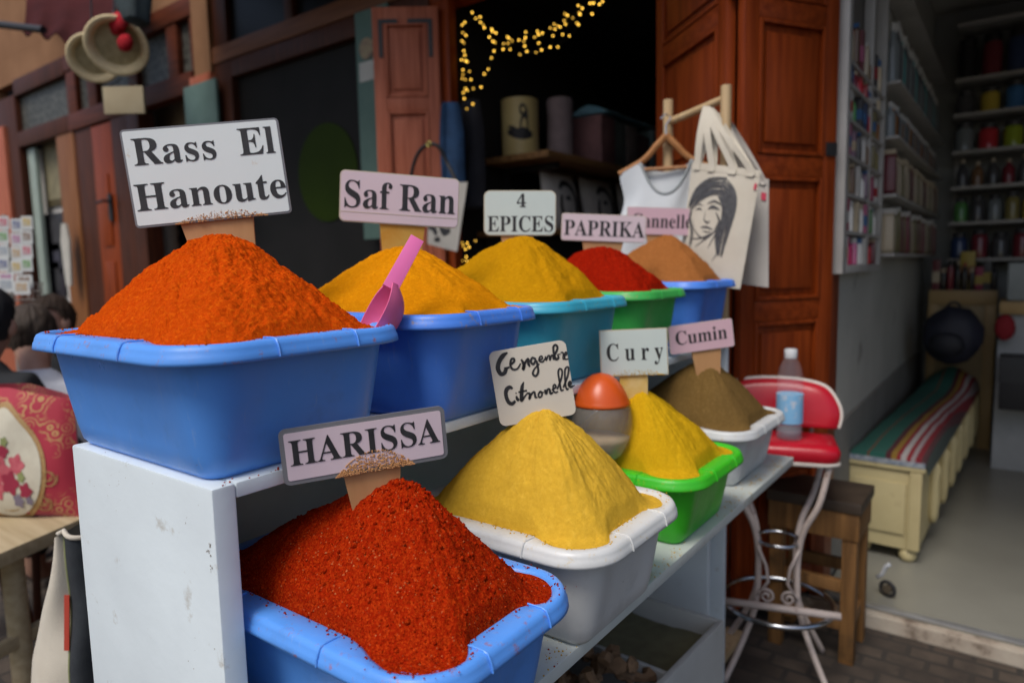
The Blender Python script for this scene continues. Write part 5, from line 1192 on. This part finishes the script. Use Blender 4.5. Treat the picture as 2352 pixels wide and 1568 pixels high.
# prints and goods displayed in bay B
for i, (x_, y_, lb) in enumerate(((378, 250, 'cream mask-shaped ornament, left one under the carved transom'), (420, 258, 'cream mask-shaped ornament, right one under the carved transom'))):
    c = FX(x_, y_, FY+.30); mb = MB(); mb.sph(c, (.19, .04, .28), 18, lambda d: 1+.12*mnoise.noise(d*2.5+V((i, 0, 0))))
    solo('wall_ornament', mb, M('cream ornament %d' % i, (.30, .235, .14), .8, (.20, .15, .09), 12), lb, 'ornament', 'cream ornaments in the left shop', smooth='all')
c = FX(462, 258, FY-.07); mb = MB(); mb.box((c.x-.20, FY-.075, c.z-.19), (c.x+.20, FY-.052, c.z+.19)); solo('teal_plaque', mb, M('teal plaque', (.13, .21, .19), .6, (.10, .17, .15), 10), 'small blank teal plaque on the pinkish pillar left of the dark bay', 'plaque', smooth=True, bev=.006)
c = FX(398, 538, FY+.25); mb = MB(); mb.lathe([(.07, 0), (.09, .04)]+[(.09-.012*(i % 2), .06+.05*i) for i in range(8)]+[(.05, .5)], (c.x, FY+.2, c.z-.25), 20); solo('ribbed_vase', mb, M('grey ribbed vase', (.22, .20, .16), .6), 'grey ribbed vase half hidden behind the big white card', 'vase', smooth=True)
# awning
AW = M('maroon awning cloth', (.055, .012, .012), .9, (.04, .009, .009), 4, spec=.1)
q0, q1, q2, q3 = Uy(60, -70, FY-.05), Uy(300, -70, FY-.05), Ud(236, 108, 3.6), Ud(52, 74, 4.15)
t = thing('awning', 'dark maroon awning sloping down over the left doorway, with a black front bar', 'awning', V(((q0.x+q1.x)/2, FY, q0.z)))
mb = MB(); rs = []
for i in range(13):
    f = i/12; rs.append([q0.lerp(q1, k_/20).lerp(q3.lerp(q2, k_/20), f)+V((0, 0, -.10*math.sin(math.pi*f)-.025*math.sin(k_*1.2)*f)) for k_ in range(21)])
mb.rings(rs, False); mb.rings([[p+V((0, 0, .007)) for p in r_] for r_ in rs], False); part('cloth', mb, AW, t, 'all')
mb = MB(); mb.tube([Ud(-60, 50, 4.3), Ud(100, 69, 4.0)], .022, 10); part('front_bar', mb, IRON, t, True)
mb = MB(); mb.tube([q2+V((0, 0, .01)), q1], .012, 8); part('side_arm', mb, IRON, t, True)
# ------------------------------------------------------------------ hanging baskets, card box, cloth
STRAW = M('pale straw', (.84, .70, .42), .85, (.66, .53, .30), 40, st=(1, 1, 4), bump=.6, bscale=60)
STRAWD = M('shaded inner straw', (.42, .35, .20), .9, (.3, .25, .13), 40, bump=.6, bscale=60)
REDP = M('red wool tuft', (.42, .008, .018), .95, (.30, .005, .012), 30, bump=.8, bscale=120)
def basket(px, py, rpx, D, label, tufts):
    c = Ud(px, py, D); r_ = rpx*D/1568; ax = (CPOS-c).normalized(); ax = (ax+V((-.25, 0, -.15))).normalized(); a = ax.orthogonal().normalized(); b_ = ax.cross(a)
    t = thing('straw_basket', label, 'basket', c-V((0, 0, r_)))
    mb = MB(); pr = [(.72, -.42), (.86, -.30), (.98, -.06), (1.0, .0), (.97, .05), (.88, .03), (.80, -.02), (.76, -.12), (.70, -.26)]
    mb.rings([[c+ax*(o_*r_)+(a*math.cos(2*math.pi*k_/36)+b_*math.sin(2*math.pi*k_/36))*q_*r_ for k_ in range(36)] for q_, o_ in pr], True, True, False); part('basket_body', mb, STRAW, t, 'all')
    mb = MB(); mb.rings([[c+ax*(o_*r_)+(a*math.cos(2*math.pi*k_/36)+b_*math.sin(2*math.pi*k_/36))*q_*r_ for k_ in range(36)] for q_, o_ in ((.70, -.255), (.35, -.22), (.02, -.21))], True, False, True); part('basket_base', mb, STRAWD, t, 'all')
    mb = MB(); mb.tube([c+V((0, 0, r_*.95)), c+V((.02, .02, r_*.95+.5))], .004, 6); part('hanging_cord', mb, IRON, t)
    for (tx, ty, tw, th_) in tufts:
        q_ = Ud(tx, ty, D-.02); mb = MB(); mb.sph(q_, (tw*D/1568, .03, th_*D/1568), 14, lambda d: 1+.25*mnoise.noise(d*5)); part('red_tuft', mb, REDP, t, 'all')
basket(216, 134, 56, 3.35, 'shallow straw basket hanging behind the one with red tufts', ())
basket(268, 106, 67, 3.15, 'round straw basket with red wool tufts hanging at upper left', ((270, 55, 44, 24), (288, 98, 25, 20)))
c = Ud(286, 231, 3.2); R_ = Matrix.Rotation(math.radians(36), 3, 'Z'); 
t = thing('hanging_card', 'plain beige square board hanging below the straw baskets', 'hanging board', c-V((0, 0, .065)))
mb = MB(); mb.obox(c, (.19, .02, .125), R_); part('board', mb, M('beige board', (.36, .30, .19), .8, (.31, .25, .15), 8), t, True, .003)
mb = MB(); mb.tube([c+R_ @ V((-.07, 0, .06)), Ud(280, 180, 3.2)], .003, 5); mb.tube([c+R_ @ V((.07, 0, .06)), Ud(292, 178, 3.2)], .003, 5); parts('cord', mb, IRON, t)
mb = MB(); rs = []
for j in range(14):
    v_ = j/13; c = Ud(300+14*v_, -30+82*v_, 2.9); wq = .075*(1-.45*v_)
    rs.append([c+RGT*(wq*math.cos(k_/20*2*math.pi))*(1+.25*math.sin(k_*1.3))+FWD*(.05*math.sin(k_/20*2*math.pi)) for k_ in range(20)])
mb.rings(rs, True, True, True); solo('hanging_scarf', mb, M('dark teal cloth', (.04, .06, .065), .9, (.02, .028, .03), 14), 'dark teal cloth bundle hanging above the straw baskets', 'cloth', smooth='all')
# postcard rack
D = 3.3; t = thing('postcard_rack', 'wire postcard stand full of pale cards at the left edge', 'card rack', Ud(20, 1200, D)*1)
rk = Ud(20, 600, D); WIREW = M('pale wire', (.42, .41, .38), .35, metal=.6)
t.location = (rk.x, rk.y, 0); ROOT[t.name] = V((rk.x, rk.y, 0))
mb = MB(); mb.tube([(rk.x, rk.y, 0), (rk.x, rk.y, rk.z+.22)], .012, 8); part('pole', mb, WIREW, t)
mb = MB(); zb2 = Ud(40, 690, D).z
for k_ in range(14):
    a_ = 2*math.pi*k_/14; mb.tube([(rk.x+.12*math.cos(a_), rk.y+.12*math.sin(a_), zb2), (rk.x+.13*math.cos(a_), rk.y+.13*math.sin(a_), zb2+.08)], .002, 4)
for z_ in (0, .04, .08): mb.torus((rk.x, rk.y, zb2+z_), .12+.12*z_, .0025, n=28, k=5)
part('wire_basket', mb, WIREW, t); mb = MB(); mb.lathe([(.16, 0), (.16, .02), (.02, .035)], (rk.x, rk.y, 0), 20); part('base', mb, IRON, t)
cc_ = [(.5, .1, .15), (.1, .12, .25), (.5, .35, .08), (.12, .3, .08), (.4, .15, .3), (.2, .12, .08), (.3, .35, .4), (.45, .3, .15)]
i = 0; rt = Matrix.Rotation(YAW, 3, 'Z')
for row_, y_ in enumerate((512, 545, 577, 608, 641, 655)):
    for col_, x_ in enumerate((8, 38, 62) if row_ < 4 else (14, 50)):
        if row_ == 4 and col_ == 1: x_ = 56
        c = Ud(x_, y_+(6 if col_ == 1 else 0), D-.10-.012*row_); tt = thing('postcard', f'pale postcard with a {("red", "navy", "ochre", "green", "mauve", "brown", "grey", "tan")[i % 8]} picture, row {row_+1} column {col_+1} of the left card rack', 'postcard', c, 'postcards on the wire rack')
        s_ = 1 if row_ < 4 else 1.45
        mb = MB(); mb.obox(c, (.052*s_, .003, .062), rt); part('card', mb, M('card stock', (.62, .64, .62), .7) if i == 0 else bpy.data.materials['card stock'], tt)
        mb = MB(); mb.obox(c+rt @ V((0, -.0022, .004)), (.036*s_, .001, .036), rt); part('card_picture', mb, M('card picture %d' % i, cc_[i % 8], .6, (.45, .45, .43), 60), tt); i += 1
# ------------------------------------------------------------------ table, cushion bag, canvas sack
tzp = .60; T0 = Uz(175, 1195, tzp); T1 = Uz(0, 1265, tzp)
t = thing('wooden_table', 'pale wooden bench table carrying the red floral bag at the left', 'table', (T0.x-.3, T0.y-.2, 0))
xr, yf = Uz(100, 1222, tzp).x, Uz(20, 1262, tzp).y
c0 = Uz(5, 1268, tzp)      # near right corner of the top
dA_ = (Uz(150, 1206, tzp)-c0).normalized(); dA_.z = 0; dB_ = V((-dA_.y, dA_.x, 0))
if dB_.dot(FWD) < 0: dB_ = -dB_
Wt, Lt = .40, .9
def TT(u, v_, z): return V((c0.x, c0.y, z))+dA_*u+dB_*v_
def tbox(mb, u0, u1, v0, v1, z0, z1): mb.hexa([TT(u0, v0, z0), TT(u1, v0, z0), TT(u1, v1, z0), TT(u0, v1, z0)], (0, 0, z1-z0))
mb = MB(); tbox(mb, -.25, .75, 0, Wt, tzp-.04, tzp); part('table_top', mb, TABW, t, True, .005)
for u_, v_ in ((.06, .04), (.66, .04), (.06, .31), (.66, .31), (-.2, .04)):
    if u_ < 0: continue
    mb = MB(); q_ = TT(u_+.02, v_+.03, 0); mb.tube([q_, q_+V((0, 0, tzp-.041))], .028, 12); part('leg', mb, TABW, t, True)
mb = MB(); tbox(mb, .0, .7, .05, .075, .30, .335); part('stretcher', mb, TABW, t, True, .003)
# floral cushion bag
FL0, FL1 = Uz(-140, 1180, tzp), Uz(192, 1186, tzp)
mt, nt, b = base_mat('crimson brocade with gold scrolls'); b.inputs['Roughness'].default_value = .7; b.inputs['Sheen Weight'].default_value = .3
co = coords(nt, (1, 1, 1)); vo = nt.nodes.new('ShaderNodeTexVoronoi'); vo.inputs['Scale'].default_value = 26; nt.links.new(co, vo.inputs['Vector'])
ml = nt.nodes.new('ShaderNodeMath'); ml.operation = 'MULTIPLY'; ml.inputs[1].default_value = 26; nt.links.new(vo.outputs['Distance'], ml.inputs[0])
si = nt.nodes.new('ShaderNodeMath'); si.operation = 'SINE'; nt.links.new(ml.outputs[0], si.inputs[0])
f1 = ramp(nt, si.outputs[0], .35, .75); f2 = ramp(nt, noi(nt, co, 7, 3), .44, .52); mm_ = nt.nodes.new('ShaderNodeMath'); mm_.operation = 'MULTIPLY'; nt.links.new(f1, mm_.inputs[0]); nt.links.new(f2, mm_.inputs[1])
nt.links.new(mixn(nt, mm_.outputs[0], (.36, .008, .030), (.46, .27, .09)), b.inputs['Base Color']); BROC = mt
bw = (FL1-FL0); bw.z = 0; Lb_ = bw.length; bd = bw.normalized(); bn = V((bd.y, -bd.x, 0))
if bn.dot(CPOS-FL0) < 0: bn = -bn
hB = Ud(100, 890, (Uz(100, 1190, tzp)-CPOS).dot(FWD)).z-tzp
def FB(u, v_, s_=1, o=0):    # u along, v from the top
    sh_ = .5+(u-.5)*(.80+.20*v_) ; e = (max(0, math.sin(math.pi*u))*max(0, math.sin(math.pi*(.08+.92*v_))))**.5
    lean = -.10*(1-v_)
    return FL0.lerp(FL0, 0)+bd*(Lb_*sh_)+bn*(s_*.075*e+lean*.6+o+.006*math.sin(u*11+v_*7)*e)+V((0, 0, hB*(1-v_)*(1-.10*max(0, u-.55)/.45*(1-v_))))
t = thing('floral_bag', 'crimson brocade bag with a cream floral medallion on the table at the left', 'bag', FL0.lerp(FL1, .5))
mb = MB()
for s_ in (1, -1): mb.rings([[FB(a/24, b_/20, s_) for a in range(25)] for b_ in range(21)], False)
part('bag_body', mb, BROC, t, 'all')
mu, mv = .57, .58
def disc(mb, u, v_, ru, rv, o, n=24, k3=0):
    mb.add([FB(u, v_, 1, o)]+[FB(u+ru*math.cos(2*math.pi*k_/n)*(1+k3*math.cos(5*2*math.pi*k_/n)), v_+rv*math.sin(2*math.pi*k_/n)*(1+k3*math.cos(5*2*math.pi*k_/n)), 1, o) for k_ in range(n)], [(0, k_+1, (k_+1) % n+1) for k_ in range(n)])
GOLD = M('gold thread', (.40, .26, .10), .55, (.32, .17, .06), 90)
def oval(s_, o, mb):   # pointed medallion built as concentric loops following the bag
    n = 40; loops = []
    for q_ in range(6):
        f = s_*q_/5; loop = []
        for k_ in range(n):
            a_ = 2*math.pi*k_/n; ru, rv = .26*f*(1-.28*max(0, -math.sin(a_))**3), .40*f*(1+.12*max(0, -math.sin(a_))**6)
            loop.append(FB(mu+ru*math.cos(a_), mv+rv*math.sin(a_), 1, o))
        loops.append(loop)
    mb.rings(loops, True)
mb = MB(); oval(1.10, .0022, mb); part('gold_border', mb, GOLD, t, True)
mb = MB(); oval(1.0, .0036, mb); part('cream_medallion', mb, M('cream brocade', (.56, .53, .42), .8, (.50, .46, .36), 30), t, True)
FLC = [M('rose pink thread', (.50, .12, .14), .8, (.40, .05, .08), 60), M('deep red thread', (.30, .02, .05), .8), M('grey violet thread', (.20, .17, .22), .8), M('leaf green thread', (.24, .27, .10), .8)]
rn = random.Random(4); fm = [MB(), MB(), MB(), MB()]
for u, v_, r_, k_ in [(a+.10, b, c_*1.1, d) for a, b, c_, d in ((.46, .60, .055, 0), (.52, .70, .05, 1), (.42, .74, .05, 0), (.57, .56, .045, 0), (.37, .62, .045, 1), (.62, .76, .035, 1), (.56, .84, .03, 2), (.49, .45, .03, 1), (.40, .47, .03, 2), (.33, .72, .035, 2), (.60, .65, .022, 3), (.50, .38, .02, 3), (.44, .54, .02, 3), (.63, .84, .02, 2), (.36, .83, .03, 1), (.30, .60, .02, 3))]: disc(fm[k_], u, v_, r_, r_*1.6, .0048+.0004*k_, 20, .22)
for k_ in range(4): parts('embroidered_flower', fm[k_], FLC[k_], t, True)
mb = MB(); rn = random.Random(9)
for u, v_ in ((.46, .10), (.38, .16), (.55, .16), (.72, .30), (.78, .50), (.74, .70), (.80, .86), (.64, .24), (.22, .30), (.18, .6), (.86, .66)):
    for sgn in (1, -1): ribbon(mb, [(u+sgn*(.012+.0035*i)*math.cos(i*.8), v_+(.012+.0035*i)*1.5*math.sin(i*.8), .006) for i in range(13)], lambda a, b_: FB(a, b_, 1, .0024), 3)
parts('gold_scrolls', mb, GOLD, t, True)
# canvas sack beside the stand
def GD(x, y, D): return Ud(x, y, D)
D = 1.22
Lft, Mid, Rgt = Ud(75, 1400, D+.06), Ud(155, 1400, D), Ud(262, 1400, D+.03)
ztop_, zbot_ = Ud(150, 1213, D).z, 0.0
t = thing('canvas_sack', 'tall sack with cream canvas side and charcoal front beside the white stand', 'sack', V((Mid.x, Mid.y, 0)))
uA = (Rgt-Mid); uA.z = 0; uB = (Lft-Mid); uB.z = 0
def edge(x, y, D_): return Ud(x, y, D_)
Hs = ztop_
def sk(u, v_):   # u: -1 cream side edge, 0 seam, 1 charcoal edge; v: 0 top .. 1 ground
    z = Hs*(1-v_)
    taper = min(1, .18+2.6*v_) if u < 0 else 1
    base = V((Mid.x, Mid.y, 0))+(uA*u if u > 0 else uB*(-u)*taper*(1+.35*v_))
    sway = .008*math.sin(v_*9+1)
    n_ = V((-FWD.x, -FWD.y, 0)).normalized()
    return base+RGT*sway+n_*(.03*math.sin(math.pi*max(0, u))+.02*math.sin(math.pi*max(0, -u))+.004*math.sin(v_*26+u*3))+V((0, 0, z-(.012*abs(u) if v_ < .02 else 0)))
back = V((FWD.x, FWD.y, 0)).normalized()*.16
mb = MB(); mb.rings([[sk(u/10, v_/40) for u in range(0, 11)]+[sk(1, v_/40)+back*.8] for v_ in range(41)], False); part('charcoal_front', mb, M('charcoal woven cloth', (.030, .036, .042), .92, (.022, .026, .032), 40, bump=.6, bscale=500), t, 'all')
mb = MB(); mb.rings([[sk(-1, v_/40)+back*.6]+[sk(-1+u/10, v_/40) for u in range(0, 11)] for v_ in range(41)], False); mb.rings([[sk(-1, v_/40)+back*.6, sk(1, v_/40)+back*.8] for v_ in range(41)], False); part('canvas_side', mb, CANVAS, t, 'all')
mb = MB(); mb.tube([sk(u/10, 0)+V((0, 0, .002)) for u in range(-3, 11)], .0045, 6); part('top_hem', mb, CANVAS, t, 'all')
mb = MB(); mb.tube([sk(0, v_/40)+V((0, 0, 0)) for v_ in range(41)], .0022, 6); part('seam', mb, M('olive seam thread', (.28, .30, .14), .8), t, 'all')
a, b_ = sk(-.02, .135), sk(-.02, .255); mb = MB(); mb.hexa([a-RGT*.005-FWD*.004, a+RGT*.004-FWD*.004, b_+RGT*.004-FWD*.004, b_-RGT*.005-FWD*.004], -FWD*.002); part('red_tag', mb, M('red label cloth', (.50, .06, .035), .7), t)
# ------------------------------------------------------------------ people seated at the cafe table
def skin_body(name, pts, edges, mat, parent, sub=2, root=0):
    me = bpy.data.meshes.new(name); me.from_pydata([p for p, r_ in pts], edges, [])
    o = bpy.data.objects.new(name, me); COL.objects.link(o)
    m_ = o.modifiers.new('s', 'SKIN'); sv = me.skin_vertices[0].data
    for i, (p, r_) in enumerate(pts):
        rr = r_ if isinstance(r_, tuple) else (r_, r_); sv[i].radius = rr; sv[i].use_root = (i == root)
    s2 = o.modifiers.new('u', 'SUBSURF'); s2.levels = sub; s2.render_levels = sub
    dg = bpy.context.evaluated_depsgraph_get(); ev = o.evaluated_get(dg); m2 = bpy.data.meshes.new_from_object(ev)
    bpy.data.objects.remove(o); off = ROOT[parent.name] if parent else V()
    for v_ in m2.vertices: v_.co -= off
    m2.materials.clear(); m2.materials.append(mat)
    for p in m2.polygons: p.use_smooth = True
    o = bpy.data.objects.new(name, m2); COL.objects.link(o)
    if parent: o.parent = parent; ROOT[o.name] = off
    return o
def person(label, head, face, bend, shirt, trousers, hairc, hairy=1.0, beard=False):
    """head: head centre; face: yaw the person looks along; bend: forward lean of the neck in metres"""
    fx = V((math.cos(face), math.sin(face), 0)); sx_ = V((fx.y, -fx.x, 0)); up = V((0, 0, 1))
    hc = V(head); neck = hc-fx*(.055+bend)-up*(.125-.02*bend); ch = neck-fx*.03-up*.17; pel = V((ch.x, ch.y, 0))-fx*.06+up*.47
    t = thing('person', label, 'person', V((pel.x, pel.y, 0)))
    def P(f_, s_, u_, o): return o+fx*f_+sx_*s_+up*u_
    pts = [(pel, (.15, .12)), (pel+(ch-pel)*.45, (.14, .11)), (ch, (.155, .115)), (neck-up*.05, (.075, .07)), (neck, (.050, .052)), (hc-up*.04-fx*.01, (.075, .085)), (hc+up*.03-fx*.012, (.085, .10)), (hc+up*.085-fx*.015, (.062, .075))]
    ed = [(0, 1), (1, 2), (2, 3), (3, 4), (4, 5), (5, 6), (6, 7)]
    for s_ in (-1, 1):
        k0 = len(pts); shd = P(.0, s_*.17, .06, ch); elb = P(.12, s_*.24, -.22, shd-sx_*s_*.17+sx_*s_*.0); elb = P(.10, s_*.06, -.26, shd); wr = P(.22, -s_*.10, .03, elb); hd = P(.07, -s_*.03, .0, wr)
        pts += [(shd, .062), (elb, .047), (wr, .031), (hd, (.040, .022))]; ed += [(2, k0), (k0, k0+1), (k0+1, k0+2), (k0+2, k0+3)]
        for q_ in range(5):   # fingers
            kk_ = len(pts); a_ = (q_-2)*.017
            if q_ == 0: pts += [(P(.015, -s_*.035, 0, hd), .010), (P(.045, -s_*.045, -.012, hd), .008)]
            else: pts += [(P(.045, a_*1.0, -.002, hd), .010), (P(.075+.006*(q_ in (2, 3)), a_*1.2, -.012, hd), .0085), (P(.088, a_*1.25, -.03, hd), .0075)]
            ed += [(k0+3, kk_)]+[(kk_+z_, kk_+z_+1) for z_ in range(len(pts)-kk_-1)]
        k1 = len(pts); hp = P(0, s_*.09, -.02, pel); kn_ = P(.42, s_*.11, .01, pel); an_ = P(.40, s_*.10, -.39, pel); ft = P(.56, s_*.11, -.435, pel)
        pts += [(hp, .10), (kn_, .065), (an_, .042), (ft, (.045, .03))]; ed += [(0, k1), (k1, k1+1), (k1+1, k1+2), (k1+2, k1+3)]
    # facial features grow out of the same surface
    body = skin_body('body', pts, ed, SKIN, t)
    bm = bmesh.new(); bm.from_mesh(body.data); off = ROOT[t.name]
    for v_ in bm.verts:
        p = v_.co+off-hc; f_, s_, u_ = p.dot(fx), p.dot(sx_), p.z
        if abs(s_) < .12 and abs(u_) < .14 and f_ > .04:
            v_.co += fx*(.024*math.exp(-(s_/.013)**2-((u_+.022)/.02)**2)+.008*math.exp(-(s_/.025)**2-((u_+.062)/.010)**2)-.010*math.exp(-((abs(s_)-.03)/.014)**2-((u_-.012)/.011)**2)+.006*math.exp(-(s_/.05)**2-((u_-.035)/.012)**2))
    bm.to_mesh(body.data); bm.free()
    mb = MB()
    for s_ in (-1, 1):
        mb.sph(hc+sx_*(s_*.081)-up*.012-fx*.012, (.012, .022, .032), 12)
    parts('ear', mb, SKIN, t, 'all')
    hm = M('hair '+label[:20], hairc, .75, tuple(x*.5 for x in hairc), 60, st=(1, 1, .3), bump=1, bscale=160)
    mb = MB(); R = []
    for i in range(27):
        th = math.pi*.71*i/26; ring = []
        for k_ in range(84):
            a_ = 2*math.pi*k_/84; d = V((math.sin(th)*math.cos(a_), math.sin(th)*math.sin(a_), math.cos(th)))
            lo = -.60 if d.x < .05 else (-.25 if d.x < .3 else .40)
            f_ = max(0, min(1, (d.x+.15)/.5)); lo = -.60*(1-f_)+.42*f_
            dz = max(d.z, lo); rr0 = math.sqrt(max(0, 1-dz*dz)) if d.z < lo else math.sin(th); q0 = rr0/max(math.sin(th), 1e-3)
            st_ = .055*mnoise.noise(V((a_*7, dz*2.2, hc.y)))+.03*mnoise.noise(V((a_*19, dz*4, hc.x)))+.025*mnoise.noise(V((a_*3, dz*7, 3)))
            thin = max(.55, 1-max(0, -dz-.25)*.5)
            rr = (1.0+st_)*(1+.0*thin)
            ring.append(hc+up*.018-fx*.012+(fx*d.x*q0*.110+sx_*d.y*q0*.089)*rr*(1 if d.z >= lo else .97)+up*(dz*.116*hairy)*(1+st_*.6))
        R.append(ring)
    mb.rings(R, True, True, False); part('hair', mb, hm, t, 'all')
    sp = [(pel+up*.02, (.175, .145)), (pel+(ch-pel)*.45, (.170, .140)), (ch, (.19, .15)), (neck-up*.06, (.105, .10)), (neck+up*.022-fx*.006, (.074, .076))]; se = [(0, 1), (1, 2), (2, 3), (3, 4)]
    for s_ in (-1, 1):
        k0 = len(sp); shd = P(.0, s_*.17, .06, ch); elb = P(.10, s_*.06, -.26, shd); wr = P(.20, -s_*.09, .03, elb)
        sp += [(shd, .088), (elb, .070), (wr, .048)]; se += [(2, k0), (k0, k0+1), (k0+1, k0+2)]
    skin_body('shirt', sp, se, shirt, t)
    tp = [(pel, (.162, .13))]; te = []
    for s_ in (-1, 1):
        k1 = len(tp); tp += [(P(0, s_*.09, -.02, pel), .112), (P(.42, s_*.11, .01, pel), .078), (P(.405, s_*.10, -.34, pel), .060)]; te += [(0, k1), (k1, k1+1), (k1+1, k1+2)]
    skin_body('trousers', tp, te, trousers, t)
    return t, fx, sx_, ch, neck
NAVYC = M('navy cloth', (.018, .03, .055), .9, (.010, .018, .035), 10, bump=.3, bscale=100)
BLKC = M('black cloth', (.016, .018, .02), .9, (.010, .011, .013), 10)
WH = M('white shirt cotton', (.60, .62, .66), .9, (.50, .52, .58), 8, bump=.4, bscale=40)
MAR = M('maroon cloth', (.20, .012, .03), .9)
hd1 = Ud(74, 772, 2.75)
person('person with short dark brown hair bending forward, white shirt, seen from behind', hd1, YAW+math.radians(90+35), .10, WH, NAVYC, (.05, .033, .022))
hd2 = Ud(116, 738, 3.35)
person('person facing the camera behind the white-shirted one, brown hair and bare forehead', hd2, YAW+math.radians(-90-15), .06, BLKC, NAVYC, (.075, .045, .027))
hd3 = Ud(-22, 745, 2.5)
person('person with black hair at the left edge in black clothes', hd3, YAW+math.radians(90), .02, BLKC, BLKC, (.012, .012, .014), 1.1)
for i, (h_, f_) in enumerate(((hd1, YAW+math.radians(125)), (hd2, YAW-math.radians(105)), (hd3, YAW+math.radians(90)))):
    fx = V((math.cos(f_), math.sin(f_), 0)); pel = V((h_.x, h_.y, 0))-fx*(.055+(.10, .06, .02)[i]+.09)
    tt = thing('cafe_stool', ('low dark stool under the white-shirted person', 'low dark stool under the brown-haired person facing the camera', 'low dark stool under the black-haired person')[i], 'stool', pel, 'cafe stools')
    mb = MB(); mb.lathe([(.16, .325), (.17, .335), (.17, .355), (.15, .365), (.01, .366)], pel, 24); part('seat', mb, DARKW, tt, True)
    for k_ in range(4):
        a_ = math.pi/4+k_*math.pi/2; mb = MB(); mb.tube([pel+V((.11*math.cos(a_), .11*math.sin(a_), .324)), pel+V((.15*math.cos(a_), .15*math.sin(a_), 0))], .014, 8); part('leg', mb, DARKW, tt, True)
